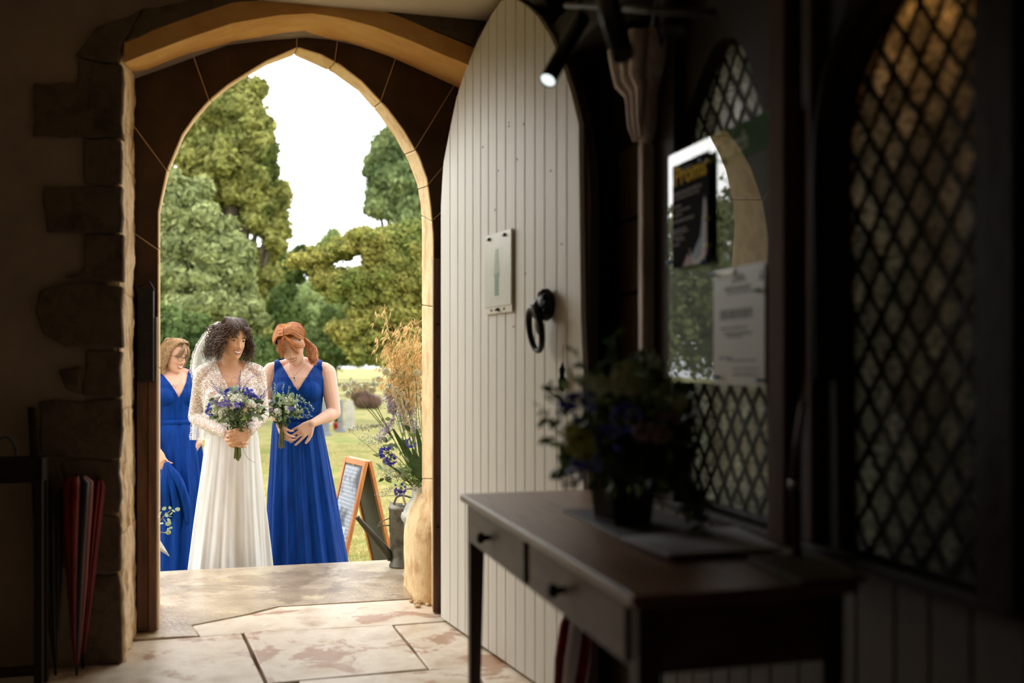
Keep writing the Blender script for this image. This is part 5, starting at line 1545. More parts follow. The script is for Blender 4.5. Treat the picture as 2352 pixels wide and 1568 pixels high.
hand(sm_, wl_, rm.pt(650,993,-.185)-wl_, (.35,.7,.45), -1, (.42,.42,.45,.5), .02, (.6,.3), .92, nails)
hand(sm_, wrR, rm.pt(680,1000,-.145)-wrR, (-.2,.95,.0), 1, (.20,.22,.24,.28), .10, (.2,-.2), .92, nails)
for s_ in (-1,1):
    limb(sm_, [B@Vector((s_*.062,0,.88)), B@Vector((s_*.075,-.01,.48)), B@Vector((s_*.075,.02,.28)), B@Vector((s_*.075,.03,.09))], [.068,.055,.05,.036])
    limb(sm_, [B@Vector((s_*.08,.035,.045)), B@Vector((s_*.085,-.08,.035)), B@Vector((s_*.085,-.14,.028))], [.036,.032,.022])
me = remesh(sm_, .0038, 1, 'body', skinB); tint(me, HMr); bo = bpy.data.objects.new('body', me); link(bo, R_)
nails.build('nails', nailm, R_, True)
hairR = hair_mat('copper_hair', S(172,96,44), S(222,150,88)); browR = mat('ginger_brow', S(150,84,50), None, rough=.7)
face_parts(R_, HMr, browR, lipB, skinB, 1.1, .7, closed=True)
tb2 = MB(); torso(tb2, (cR.x,.03), yawR, grow=.008, zsh=1.44, shw=.158, waist=.122)
mb_ = remesh(tb2, .0045, 3, 'bodice', blue); cut_mesh(mb_, vneck(B, 1.300, 1.62, 1.36, .136, 1.30, .08)); o = bpy.data.objects.new('bodice', mb_); link(o, R_)
md = o.modifiers.new('t','SOLIDIFY'); md.thickness = .003
# gathered folds across the bust
fm = MB()
invB = B.inverted()
for s_ in (-1,1):
    for k in range(13):
        pts = []
        for j in range(12):
            t = j/11; x = s_*(.004+.118*t); z = 1.10+.013*k+(.105+.004*k)*t**1.15*1.0
            zlim = 1.262+abs(x)*1.62-.008
            z = min(z, zlim); 
            hx_ = .130+.012; y_ = -(.106+.012)*math.sqrt(max(0.02,1-(x/.152)**2))
            bustf = .022*math.exp(-((abs(x)-.066)/.045)**2-((z-1.285)/.05)**2)
            pts.append(B@Vector((x, y_-.004-bustf-.002, z)))
        #fm.tube(pts, .0016, 5)
t0 = rm.pt(680,955); t1 = rm.pt(680,975); t2 = rm.pt(690,1130); t3 = rm.pt(705,1300)
o = MB().tube([(t0.x+.131*cos(a), .03+.101*sin(a), t0.z-.010) for a in [2*pi*k/40 for k in range(41)]], .012, 8, flat=1.6, caps=False).build('waistband', blue, R_, True)
skirt(R_, 'skirt', blue, [(t0.z,t0.x,.03,.128,.099),(t1.z,t1.x,.03,.142,.112),(t2.z,t2.x,.03,.185,.165),(t3.z,t3.x,.03,.222,.22),(.015,t3.x+.01,.03,.26,.26)], 15, .095, seed=9)
hm = MB(); rs = random.Random(5)
def cutR(x,y,z):
    if y > -.0: return z > -.05 or y > .04
    return z > .074 or (abs(x) > .066 and z > .02)
cap_mesh(HMr, .004, cutR, 'hair_cap', hairR, R_, back=.008)
for s_ in (-1,1):
    gd = []
    for k in range(9):          # from the parting back and round to the clip behind
        y0_ = -.082+.15*k/8; x1,y1 = head_pt(s_*rad(60+8*k), .045-.003*k, .017)
        gd.append([(s_*.004, y0_, .102+.022*sin(pi*min(1,(k+1.2)/8))), (s_*.042, y0_*.9-.004, .108+.012*sin(pi*k/8)), (x1*1.02,y1-.01+.004*k,.055),(s_*.070,.045,.0-.002*k),(s_*.035,.088,-.025)])
    hair_sheet(hm, gd, 460, .0017, .0030, M=HMr, rs=rs, steps=14)
    # side fringe swept over the forehead
    gd = [[(s_*.003,-.080,.104),(s_*.022,-.105,.072),(s_*.046,-.100,.030),(s_*.066,-.060,-.005),(s_*.072,-.020,-.02)],
          [(s_*.003,-.074,.106),(s_*.028,-.098,.080),(s_*.055,-.090,.045),(s_*.073,-.045,.010),(s_*.076,-.005,-.005)]]
    hair_sheet(hm, gd, 210, .0016, .004, M=HMr, rs=rs, steps=12)
    gd = [[(s_*.004,-.084,.10),(s_*.026,-.108,.058),(s_*.042,-.108,.012),(s_*.050,-.100,-.028)],[(s_*.003,-.082,.10),(s_*.02,-.109,.062),(s_*.034,-.110,.022),(s_*.044,-.106,-.018)]]
    hair_sheet(hm, gd, 90, .0014, .005, wave=.002, M=HMr, rs=rs, steps=12)
# wavy tail over the picture-right shoulder
tails = []
for (ox,oz) in ((0,0),(.014,.0),(.026,.004),(.034,.01)):
    tails.append([HMr@Vector((.055,.06,.01)), rm.pt(700,790,.0)+Vector((ox*.6,0,oz)), rm.pt(709,806,-.01)+Vector((ox,0,oz)), rm.pt(711,820,-.025)+Vector((ox*.8,0,0)), rm.pt(719,834,-.04)+Vector((ox*.4,0,0))])
hair_sheet(hm, tails, 420, .0019, .0065, wave=.0045, wlen=.055, rs=rs, steps=20)
hm.build('hair', hairR, R_, True)
# pendant on a chain
silver = mat('tarnished_silver', S(120,112,104), S(170,164,156), 60, .3, metal=.9)
nk = MB(); A0 = rm.pt(662,835,-.06); A1 = rm.pt(703,833,-.03); A2 = rm.pt(676,863,-.105)
invB2 = B.inverted()
def chest(q, off=.004):
    l = invB2@q; return q
nk.tube([A0,A0.lerp(A2,.5)+Vector((0,-.012,-.004)),A2], .0012, 5); nk.tube([A1,A1.lerp(A2,.5)+Vector((0,-.012,-.006)),A2], .0012, 5)
ne = nk.build('necklace', silver, R_, True)
MB().ball(A2+Vector((.0,-.004,-.008)), (.007,.005,.010), 8, 6).ball(A2+Vector((.004,-.004,-.024)), (.004,.003,.006), 8, 6).build('pendant', silver, ne, True)

# ------------------------------------------------------------------ left bridesmaid
lf = Person(398, 7.8, 'fair haired bridesmaid with dark glasses, blue dress, half hidden by the left jamb')
R_ = lf.root
HMl = headM(lf, 400, 816, .0, rad(62), rad(9), rad(4), .94)
sm_ = MB(); build_head(sm_, HMl)
cL = lf.pt(396, 930); yawL = rad(36)
B = torso(sm_, (cL.x,.02), yawL, zsh=1.385, shw=.150, waist=.122)
neck(sm_, B, HMl, 1.385)
shL = B@Vector((-.158,.01,1.352)); elL = B@Vector((-.215,-.02,1.10)); wrL = lf.pt(362,1035,-.17)
shR = B@Vector((.158,.01,1.352)); elR = B@Vector((.20,.06,1.12)); wrR = B@Vector((.13,-.12,.93))
arm(sm_, shL, elL, wrL, (.048,.043,.036,.037,.030,.022)); arm(sm_, shR, elR, elR.lerp(wrR,.98), (.048,.043,.036,.037,.030,.022))
hand(sm_, wrL, lf.pt(378,1075,-.20)-wrL, (.3,.9,.1), -1, (.35,.4,.45,.5), .03, (.5,.2), .92)
hand(sm_, wrR, (-.3,-.2,-.8), (-.8,.2,.1), 1, (.5,.5,.5,.5), .02, (.5,.2), .92)
for s_ in (-1,1):
    limb(sm_, [B@Vector((s_*.062,0,.88)), B@Vector((s_*.075,-.01,.48)), B@Vector((s_*.075,.02,.28)), B@Vector((s_*.075,.03,.09))], [.068,.055,.05,.036])
    limb(sm_, [B@Vector((s_*.08,.035,.045)), B@Vector((s_*.085,-.08,.035)), B@Vector((s_*.085,-.14,.028))], [.036,.032,.022])
me = remesh(sm_, .0040, 1, 'body', skinC); tint(me, HMl); bo = bpy.data.objects.new('body', me); link(bo, R_)
hairL = hair_mat('dark_blonde_hair', S(150,112,74), S(206,170,124)); browL = mat('fair_brow', S(140,100,70), None, rough=.7)
face_parts(R_, HMl, browL, lipB, skinC, 1.25, 1.0, squint=.5)
tb2 = MB(); torso(tb2, (cL.x,.02), yawL, grow=.008, zsh=1.385, shw=.150, waist=.122)
mb_ = remesh(tb2, .0045, 3, 'bodice', blue); cut_mesh(mb_, vneck(B, 1.235, 1.85, 1.31, .134, 1.25, .08)); o = bpy.data.objects.new('bodice', mb_); link(o, R_)
md = o.modifiers.new('t','SOLIDIFY'); md.thickness = .003
t0 = lf.pt(400,965); t1 = lf.pt(400,985); t2 = lf.pt(402,1120); t3 = lf.pt(395,1320)
o = MB().tube([(t0.x+.132*cos(a), .02+.103*sin(a), t0.z-.010) for a in [2*pi*k/40 for k in range(41)]], .012, 8, flat=1.6, caps=False).build('waistband', blue, R_, True)
skirt(R_, 'skirt', blue, [(t0.z,t0.x,.02,.130,.101),(t1.z,t1.x,.02,.150,.120),(t2.z,t2.x,.02,.20,.175),(t3.z+.0,t3.x,.02,.25,.22),(.015,t3.x,.02,.27,.25)] if t3.z > .02 else [(t0.z,t0.x,.02,.130,.101),(t1.z,t1.x,.02,.150,.120),(t2.z,t2.x,.02,.20,.175),(.015,t3.x,.02,.26,.24)], 14, .10, seed=12)
# the gathered cloth her hand holds up
fm = MB()
hp = lf.pt(380,1062,-.20)
for k in range(9):
    e = lf.pt(372+k*7,1150+rng.uniform(-20,30),-.16); m1_ = hp.lerp(e,.45)+Vector((.012*k*.4,-.03,-.0))
    fm.tube(catmull([hp+Vector((.002*k,0,0)), m1_, e, e+Vector((.0,.03,-.15))], 12), [.008,.014,.018,.022,.025,.027,.028,.028,.026,.022,.016,.008], 8)
fm.build('gathered_fold', blue, R_, True)
hm = MB(); rs = random.Random(8)
def cutL(x,y,z):
    if y > -.02: return True
    return z > .074 or (abs(x) > .066 and z > .02)
cap_mesh(HMl, .004, cutL, 'hair_cap', hairL, R_, back=.006)
for s_ in (-1,1):
    gd = []
    for k in range(10):
        y0_ = -.080+.15*k/9; x1,y1 = head_pt(s_*rad(66+11*k), .03, .012); zb2 = -.15 if s_ < 0 else -.12
        gd.append([(s_*.004, y0_, .100+.022*sin(pi*min(1,(k+1.2)/9))), (s_*.045, y0_*.9, .104+.010*sin(pi*k/9)), (x1,y1,.040),(x1*1.12,y1*1.05+.012,-.03),(x1*1.16,y1*.95+.025,-.095),(x1*1.05,y1*.8+.02,zb2)])
    hair_sheet(hm, gd, 560, .0017, .004, wave=.003, wlen=.09, M=HMl, rs=rs, steps=18)
    gd = [[(s_*.002,-.078,.100),(s_*.012,-.104,.070),(s_*.018,-.107,.040),(s_*.022,-.104,.020)],[(s_*.003,-.078,.100),(s_*.034,-.100,.066),(s_*.052,-.090,.030),(s_*.066,-.070,-.02)]]
    hair_sheet(hm, gd, 90, .0009, .003, wave=.0015, M=HMl, rs=rs, steps=12)
hm.build('hair', hairL, R_, True)
# glasses
gf = mat('dark_glasses', S(46,26,34), None, rough=.3)
gm_ = MB()
gy = -.103
for s_ in (-1,1):
    pts = []
    for k in range(25):
        a = 2*pi*k/24; x = s_*.032+.0235*cos(a)*(1+.0*sin(a)); z = -.004+.0185*sin(a)*(1 if sin(a) < 0 else .82)
        pts.append(HMl@Vector((x, gy+.35*x*x*6, z)))
    gm_.tube(pts, [.0013+.0011*max(0,sin(2*pi*k/24)) for k in range(25)], 6, caps=False)
    gm_.tube([HMl@Vector((s_*.055,gy+.008,.008)), HMl@Vector((s_*.074,-.07,.008)), HMl@Vector((s_*.0775,.0,.004))], .0014, 6)
gm_.tube([HMl@Vector((-.0095,gy,.004)), HMl@Vector((0,gy-.003,.007)), HMl@Vector((.0095,gy,.004))], .0015, 6)
gl_ = gm_.build('glasses', gf, R_, True)
nk = MB(); A0 = lf.pt(386,873,-.02); A1 = lf.pt(420,868,-.04); A2 = lf.pt(404,888,-.10)
nk.tube([A0,A0.lerp(A2,.5)+Vector((0,-.012,-.004)),A2], .0012, 5); nk.tube([A1,A1.lerp(A2,.5)+Vector((0,-.012,-.006)),A2], .0012, 5)
nk.ball(A2+Vector((0,-.004,-.004)), .005, 8, 6); nk.build('necklace', silver, R_, True)
# ================================================================== FLOWERS
fl_white = mat('white_petal', S(236,234,222), None, rough=.6, island=.08, transl=.2); fl_cream = mat('cream_petal', S(230,224,190), None, rough=.6, island=.08, transl=.2)
fl_violet = mat('violet_petal', S(86,66,168), S(120,98,190), 30, .55, island=.25, transl=.2)
fl_blue = mat('blue_violet_petal', S(70,72,190), S(110,104,200), 30, .55, island=.2, transl=.2)
fl_mauve = mat('mauve_petal', S(164,130,150), S(186,156,168), 30, .6, island=.2, transl=.2)
fl_pale = mat('pale_green_floret', S(196,204,160), S(222,226,192), 40, .7, island=.2, transl=.2)
fl_yel = mat('yellow_green_floret', S(176,178,70), S(204,200,96), 40, .7, island=.2, transl=.2)
leaf_d = mat('dark_leaf', S(48,74,38), S(78,104,56), 20, .5, island=.25, transl=.2)
leaf_g = mat('grey_leaf', S(120,140,112), S(160,176,146), 20, .6, island=.2, transl=.2)
leaf_l = mat('light_leaf', S(120,146,84), S(156,176,110), 20, .6, island=.2, transl=.2)
stemm = mat('green_stem', S(92,112,58), S(120,134,72), 20, .6); stemb = mat('brown_stem', S(110,96,58), S(140,122,74), 20, .6)
golden = mat('golden_oat', S(228,202,150), S(244,226,182), 20, .6, island=.2, transl=.35)
def petal_ring(mb, c, n, L, w_, tilt, M, z0=0, m=0):
    for k in range(n):
        a = 2*pi*k/n; R = M@Matrix.Translation(c)@Matrix.Rotation(a,4,'Z')@Matrix.Rotation(-tilt,4,'Y')
        pts = [(0,0,0),(L*.4,w_,.1*L),(L*.8,w_*.7,.05*L),(L,0,0),(L*.8,-w_*.7,.05*L),(L*.4,-w_,.1*L)]
        mb.add([R@Vector(p) for p in pts], [(0,1,2,3,4,5)], m)
_F = {}
def fmesh(kind):
    if kind in _F: return _F[kind]
    r = random.Random(hash(kind)%1000 if False else sum(map(ord,kind))); mb = MB(); I = Matrix.Identity(4)
    if kind == 'daisy':      # open white flower, radius ~.018
        petal_ring(mb,(0,0,0),7,.019,.006,.25,I); petal_ring(mb,(0,0,.002),6,.014,.005,.7,I); mb.ball((0,0,.004),.004,8,5,m=1); mats = [fl_white, fl_yel]
    elif kind == 'rosebud':
        for i,(n,L,t) in enumerate(((5,.016,1.25),(5,.017,1.05),(6,.016,.75))): petal_ring(mb,(0,0,0),n,L,.009,t,Matrix.Rotation(i*.5,4,'Z'))
        mb.ball((0,0,.006),(.008,.008,.009),10,7); mats = [fl_cream]
    elif kind == 'agapanthus':
        for k in range(14):
            a = r.uniform(0,6.28); e = r.uniform(.1,1.5); d = Vector((sin(e)*cos(a),sin(e)*sin(a),cos(e))); R = d.to_track_quat('Z','Y').to_matrix().to_4x4()
            mb.tube([(0,0,0), d*.016], .0009, 4, m=1); petal_ring(mb,(0,0,0),5,.014,.0028,.95,Matrix.Translation(d*.016)@R)
        mats = [fl_blue, stemm]
    elif kind == 'spike':    # veronica, along z, .09 long
        mb.tube([(0,0,0),(.002,0,.05),(.008,0,.10)], .0012, 4, m=1)
        for k in range(70):
            t = r.random(); z = .01+.085*t; a = r.uniform(0,6.28); rr = .0065*(1-t)+.0022; R = Matrix.Translation((.004*t+rr*cos(a)*.5,rr*sin(a)*.5,z))@Matrix.Rotation(a,4,'Z')@Matrix.Rotation(-.5,4,'Y')
            mb.add([R@Vector(p) for p in ((0,0,0),(rr,.0016,0),(rr*1.5,0,.001),(rr,-.0016,0))],[(0,1,2,3)])
        mats = [fl_violet, stemm]
    elif kind in ('umbel_white','umbel_green','umbel_mauve','umbel_yellow'):
        for k in range(85):
            d = Vector((r.gauss(0,1),r.gauss(0,1),abs(r.gauss(0,1))*.8+.1)).normalized(); c = Vector((d.x*.024,d.y*.024,d.z*.017)); R = d.to_track_quat('Z','Y').to_matrix().to_4x4()
            petal_ring(mb,(0,0,0),4,.0052,.0024,.3,Matrix.Translation(c)@R)
        for k in range(8): a = k*.785; mb.tube([(0,0,-.02),(.018*cos(a),.018*sin(a),.006)],.0008,4,m=1)
        mats = [{'umbel_white':fl_white,'umbel_green':fl_pale,'umbel_mauve':fl_mauve,'umbel_yellow':fl_yel}[kind], stemm]
    elif kind == 'globe':    # spiny pale ball
        mb.ball((0,0,0), .0125, 12, 8)
        for k in range(110):
            d = Vector((r.gauss(0,1),r.gauss(0,1),r.gauss(0,1))).normalized(); o_ = d.orthogonal().normalized()*.0014
            mb.add([d*.012+o_, d*.012-o_, d*.0185],[(0,1,2)])
        mats = [mat('pale_globe', S(196,198,168), S(216,214,192), 40, .8)]
    elif kind in ('leaf_grey','leaf_dark','leaf_light'):
        L, w_ = .042, .011
        pts = [(0,0,0),(L*.3,w_*.9,.002),(L*.6,w_,.001),(L,0,-.006),(L*.6,-w_,.001),(L*.3,-w_*.9,.002)]
        mb.add(pts+[(L*.3,0,-.001),(L*.6,0,-.002)], [(0,6,1),(1,6,7,2),(2,7,3),(3,7,4),(4,7,6,5),(5,6,0)])
        mats = [{'leaf_grey':leaf_g,'leaf_dark':leaf_d,'leaf_light':leaf_l}[kind]]
    elif kind == 'eucalyptus_leaf':
        n = 12; mb.add([(0.016+.016*cos(2*pi*k/n), .013*sin(2*pi*k/n), .002*cos(4*pi*k/n)) for k in range(n)], [tuple(range(n))]); mats = [mat('eucalyptus', S(150,170,132), S(186,200,170), 30, .6, island=.15, transl=.2)]
    me = mb.mesh(kind, mats); bm = bmesh.new(); bm.from_mesh(me); bm.to_mesh(me); bm.free(); _F[kind] = me; return me
def put(kind, name, root, loc, d=(0,0,1), sc=1., spin=None):
    o = bpy.data.objects.new(name, fmesh(kind)); link(o, root); o.location = loc
    q = Vector(d).to_track_quat('Z','Y') if not kind.startswith('leaf') and kind != 'eucalyptus_leaf' else Vector(d).to_track_quat('X','Z')
    o.rotation_euler = (q.to_matrix()@Matrix.Rotation(rng.uniform(0,6.28) if spin is None else spin,3,'X' if kind.startswith('leaf') or kind=='eucalyptus_leaf' else 'Z')).to_euler(); o.scale = (sc,)*3
    return o
def bouquet(loc, label, scale, plan, R, stems=26, tail=.085, lean=(0,0), seed=1, hgt=.12, ribbon=False):
    r = empty('bouquet', loc, 0, label, 'bouquet', None); r.scale = (scale,)*3
    rs = random.Random(seed)
    for k in range(stems):
        a = rs.uniform(0,6.28); q = rs.random()**.5
        b0 = Vector((cos(a)*.018*q+lean[0]*-.3, sin(a)*.018*q, -tail*rs.uniform(.75,1.05))); mid = Vector((cos(a)*.011*q, sin(a)*.011*q, 0)); e = Vector((cos(a)*R*.7*q+lean[0], sin(a)*R*.6*q+lean[1], hgt*rs.uniform(.7,1)))
        MB().tube([b0, mid, mid.lerp(e,.4)+Vector((0,0,.01)), e], [.0024,.0022,.0018,.0012], 5).build('stem', stemm if k%3 else stemb, r, True)
    def dome(sp=1., zlo=.15):
        a = rs.uniform(0,6.28); e = math.acos(rs.uniform(zlo,1)); d = Vector((sin(e)*cos(a), sin(e)*sin(a), cos(e)))
        return Vector((d.x*R*sp+lean[0], d.y*R*.75*sp+lean[1], hgt*.75+d.z*R*.8*sp)), d
    for kind,name,n,sp,sc_ in plan:
        for _ in range(n):
            p,d = dome(sp*rs.uniform(.85,1.1), -.45 if 'leaf' in kind else -.05)
            if d.y > .5 and rs.random() < .7: d.y *= -1; p.y = 2*lean[1]-p.y
            o = put(kind, name, r, p, d+Vector((rs.gauss(0,.35),rs.gauss(0,.35),rs.gauss(0,.35))), sc_*rs.uniform(.8,1.2))
    n = 700
    Pt, Nn = lump_points([(lean[0],lean[1],hgt*.8,R*.85,R*.65,R*.72),(lean[0]*.5,0,hgt*.35,R*.5,R*.4,R*.5)], n, .4)
    scatter_mesh('filler_foliage', Pt, Nn, .013, leaf_d, r, aspect=.3)
    Pt, Nn = lump_points([(lean[0],lean[1],hgt*.85,R*.95,R*.72,R*.8)], 260, .2)
    scatter_mesh('filler_foliage', Pt, Nn, .012, leaf_g, r, aspect=.3)
    return r
def wp(person, loc): 
    l = person.root.location; return Vector((l.x+loc.x*SK, l.y+loc.y*SK, l.z+loc.z*SK))
bq = bouquet(wp(br, gripB)+Vector((0,0,.0)), "large bouquet of violet and white flowers in the bride's hands", SK,
   [('umbel_white','flower',8,1.0,.95),('agapanthus','flower',7,1.02,1.1),('spike','flower',10,1.04,1.1),('rosebud','flower',4,1.04,1.1),('daisy','flower',26,1.08,.95),('umbel_mauve','flower',7,1.0,.75),('umbel_green','flower',4,1.0,.8),
    ('leaf_grey','leaf',30,1.05,1.0),('leaf_dark','leaf',38,.9,1.1),('leaf_light','leaf',16,1.05,.9)], .120, 30, .125, (.004,-.03), 3, .168)
# long wispy stems rising and trailing
def wisp(root, pts, kind_m, n=14, leafk=None, r_=.0011, sz=.008, m2=None):
    c = catmull(pts, 18); MB().tube(c, [r_*(1-.5*i/17) for i in range(18)], 4).build('stem', kind_m, root, True)
    mb = MB()
    for i in range(4,18):
        for _ in range(max(1,n//14)):
            d = Vector((rng.gauss(0,1),rng.gauss(0,1),rng.gauss(0,1))).normalized(); o_ = d.cross(Vector((0,0,1))).normalized()*sz*.28
            mb.add([c[i], c[i]+d*sz*.5+o_, c[i]+d*sz, c[i]+d*sz*.5-o_],[(0,1,2,3)])
    mb.build('sprig', m2 or kind_m, root)['kind'] = 'stuff'
V = Vector
wisp(bq, [(.03,-.03,.2),(.06,-.05,.27),(.10,-.05,.31),(.125,-.05,.315)], fl_violet, 28)
wisp(bq, [(-.05,-.03,.2),(-.075,-.05,.26),(-.06,-.05,.31),(-.03,-.05,.30)], fl_mauve, 20)
wisp(bq, [(0,-.03,.2),(-.02,-.05,.28),(0.0,-.05,.30),(.02,-.05,.285)], fl_mauve, 20)
wisp(bq, [(-.08,-.03,.14),(-.12,-.04,.16),(-.15,-.04,.15)], leaf_l, 20, sz=.014)
wisp(bq, [(.02,-.03,-.02),(.04,-.04,-.07),(.065,-.04,-.115),(.10,-.04,-.135)], leaf_d, 14, sz=.005)
bq2 = bouquet(wp(rm, gripR), "smaller loose bouquet of pale green and white flowers held by the copper haired bridesmaid", SK,
   [('umbel_white','flower',8,1.04,.8),('umbel_green','flower',7,1.0,.8),('spike','flower',3,1.0,.8),('daisy','flower',9,1.05,.8),('umbel_mauve','flower',3,1.0,.6),('agapanthus','flower',1,1.0,.7),
    ('leaf_grey','leaf',36,1.08,1.0),('leaf_dark','leaf',20,.9,.9),('leaf_light','leaf',24,1.05,.9)], .088, 24, .10, (.005,-.02), 7, .145)
for dx,dz in ((.15,.10),(.165,.13),(.14,.07),(.12,.16)): wisp(bq2, [(.05,-.02,.12),(.09,-.04,dz+.03),(dx,-.04,dz+.02),(dx+.02,-.04,dz-.015)], leaf_g, 40, sz=.016)
for dx,dz in ((-.03,.26),(.02,.27),(.055,.25),(-.05,.24)): wisp(bq2, [(dx*.4,-.02,.14),(dx*.8,-.04,.2),(dx,-.04,dz)], leaf_g, 40, sz=.014)
# ================================================================== MILK CHURN, WATERING CAN
zinc = mat('pale_zinc', S(160,160,152), S(196,194,184), 7, .5, metal=.35, bump=.2, c3=S(176,172,160)); zincd = mat('aged_zinc', S(76,74,62), S(122,118,104), 9, .5, metal=.5, bump=.25, c3=S(96,90,76))
pch = P(984,1340,5.64)
churn = empty('milk_churn', (pch.x,pch.y,.004), 0, 'pale metal milk churn full of wild flowers, beside the right jamb', 'milk churn')
MB().lathe([(0,0),(.128,0),(.142,.004),(.146,.016),(.142,.03),(.134,.036),(.136,.06),(.138,.31),(.150,.325),(.156,.345),(.152,.365),(.142,.372),(.135,.395),(.105,.44),(.094,.46),(.092,.515),(.100,.528),(.104,.535),(.100,.54),(.09,.53),(.088,.46),(.085,.42),(0,.42)],40).build('body', zinc, churn, True)
MB().tube([(.10*cos(a)-.0,.10*sin(a),.45) for a in [0,.1]], .01, 6)
for s_ in (-1,1): MB().tube([(s_*.09,0,.50),(s_*.13,0,.50),(s_*.145,0,.46),(s_*.13,0,.41)], .007, 8).build('handle', zinc, churn, True)
pcn = P(926,1310,5.95)
can = empty('watering_can', (pcn.x,pcn.y,.004), rad(8), 'old grey watering can with a long dark spout, beside the milk churn', 'watering can')
MB().lathe([(0,0),(.078,0),(.084,.003),(.084,.012),(.078,.018),(.080,.20),(.084,.21),(.084,.34),(.088,.345),(.088,.355),(.082,.352),(.078,.33),(.076,.03),(0,.03)],36).build('body', zincd, can, True)
spm = mat('dark_spout', S(60,58,44), S(86,80,62), 9, .5, metal=.4, bump=.2)
MB().tube([(-.07,-.02,.055),(-.12,-.035,.12),(-.19,-.06,.21),(-.262,-.085,.30),(-.27,-.088,.312)], [.028,.024,.019,.0135,.0155], 14).build('spout', spm, can, True)
MB().lathe([(.014,0),(.019,.0),(.019,.02),(.0145,.024)],14,M=Matrix.Translation((-.178,-.056,.195))@Vector((-.07,-.025,.09)).to_track_quat('Z','Y').to_matrix().to_4x4()).build('spout_collar', spm, can, True)
MB().tube(catmull([(-.075,-.03,.25),(-.14,-.05,.25),(-.155,-.052,.235),(-.13,-.045,.275),(-.07,-.02,.295)],14), .0035, 6).build('brace', zincd, can, True)
MB().tube(catmull([(-.06,.0,.35),(-.03,0,.42),(.06,0,.40),(.12,0,.30),(.085,0,.2)],16), .007, 8).build('handle', zincd, can, True)
MB().add([(-.083*cos(t)*1.0, .083*sin(t), .352) for t in [-pi/2+pi*k/10 for k in range(11)]]+[(-.083*cos(t)*.98,.083*sin(t)*.98,.395-.03*abs(sin(t))) for t in [-pi/2+pi*k/10 for k in range(11)]], [(k,k+1,k+12,k+11) for k in range(10)]).build('hood', zinc, can, True)
# churn flowers
arr = empty('flower_arrangement', (pch.x,pch.y,.43), 0, 'tall wild arrangement of golden oats, pale globes and blue flowers in the milk churn', 'flowers')
def A(px, py, Z=5.6): return P(px,py,Z)-Vector((pch.x,pch.y,.43))
def stem(root, tip, base=(0,0,0), bend=(0,0,0), r_=.003, m=stemm, n=12):
    b, t = Vector(base), Vector(tip); mid = b.lerp(t,.5)+Vector(bend)
    c = catmull([b,mid,t], n); MB().tube(c, [r_*(1-.55*i/(n-1)) for i in range(n)], 5).build('stem', m, root, True); return c
for px,py,Z in ((791,888,5.45),(798,905,5.5),(812,881,5.5),(816,893,5.42),(831,889,5.5),(839,886,5.45),(854,895,5.5),(886,853,5.5),(901,862,5.55),(888,897,5.6),(921,858,5.55),(935,866,5.6),(957,856,5.5),(870,870,5.7)):
    t_ = A(px,py,Z); put('globe','seed_head',arr,t_,sc=1.55)
for tip in ((795,896),(815,900),(836,892),(856,905)):
    stem(arr, A(*tip,5.47), A(905,1010,5.55), (-.03,0,.05), .003)
stem(arr, A(905,1010,5.55), (0,0,.0), (0,0,0), .006)
for tip in ((888,862),(902,870),(922,866),(936,872),(957,862)): stem(arr, A(*tip,5.55), (0,0,0), (-.03,0,.02), .003)
# golden oats: drooping spikelets
rs = random.Random(11)
def oat(tipx, tipy, Z, spread, nsp, lean):
    c = stem(arr, A(tipx,tipy,Z), (rs.uniform(-.03,.03),rs.uniform(-.03,.03),0), (-.02,0,.05), .0025, stemb, 20)
    mb = MB(); st = MB()
    for k in range(nsp):
        i = rs.randint(11,19); b = c[i]; out = Vector((rs.gauss(lean,.9),rs.gauss(0,.6),rs.uniform(.0,.7))).normalized()*spread*rs.uniform(.3,1)*(1-.4*(i-11)/8)
        e = b+out; e2 = e+Vector((out.x*.25,0,-.02)); st.tube([b,b.lerp(e,.6)+Vector((0,0,.015)),e,e2], .0009, 3, caps=False)
        for q in range(2):
            d = Vector((rs.gauss(-.2,.35),rs.gauss(0,.3),-1 if q else -.6)).normalized(); L = rs.uniform(.03,.05); sd = d.orthogonal().normalized()*.0045; s2 = d.cross(sd)
            p0 = e2; mb.add([p0,p0+d*L*.4+sd,p0+d*L,p0+d*L*.4-sd,p0+d*L*.4+s2,p0+d*L*.4-s2],[(0,1,2,3),(0,4,2,5)])
    st.build('oat_branches', golden, arr)['kind'] = 'stuff'; mb.build('oat_spikelets', golden, arr)['kind'] = 'stuff'
for a_ in ((883,712,5.5,.10,38,-.6),(905,770,5.55,.13,60,-.7),(930,760,5.6,.13,70,-.3),(955,745,5.6,.13,70,-.2),(948,790,5.5,.12,60,-.3),(972,760,5.6,.12,50,0),(920,800,5.6,.12,50,-.5),(965,820,5.6,.10,50,-.3),(940,840,5.7,.10,40,-.3),(990,800,5.7,.13,40,.3)): oat(*a_)
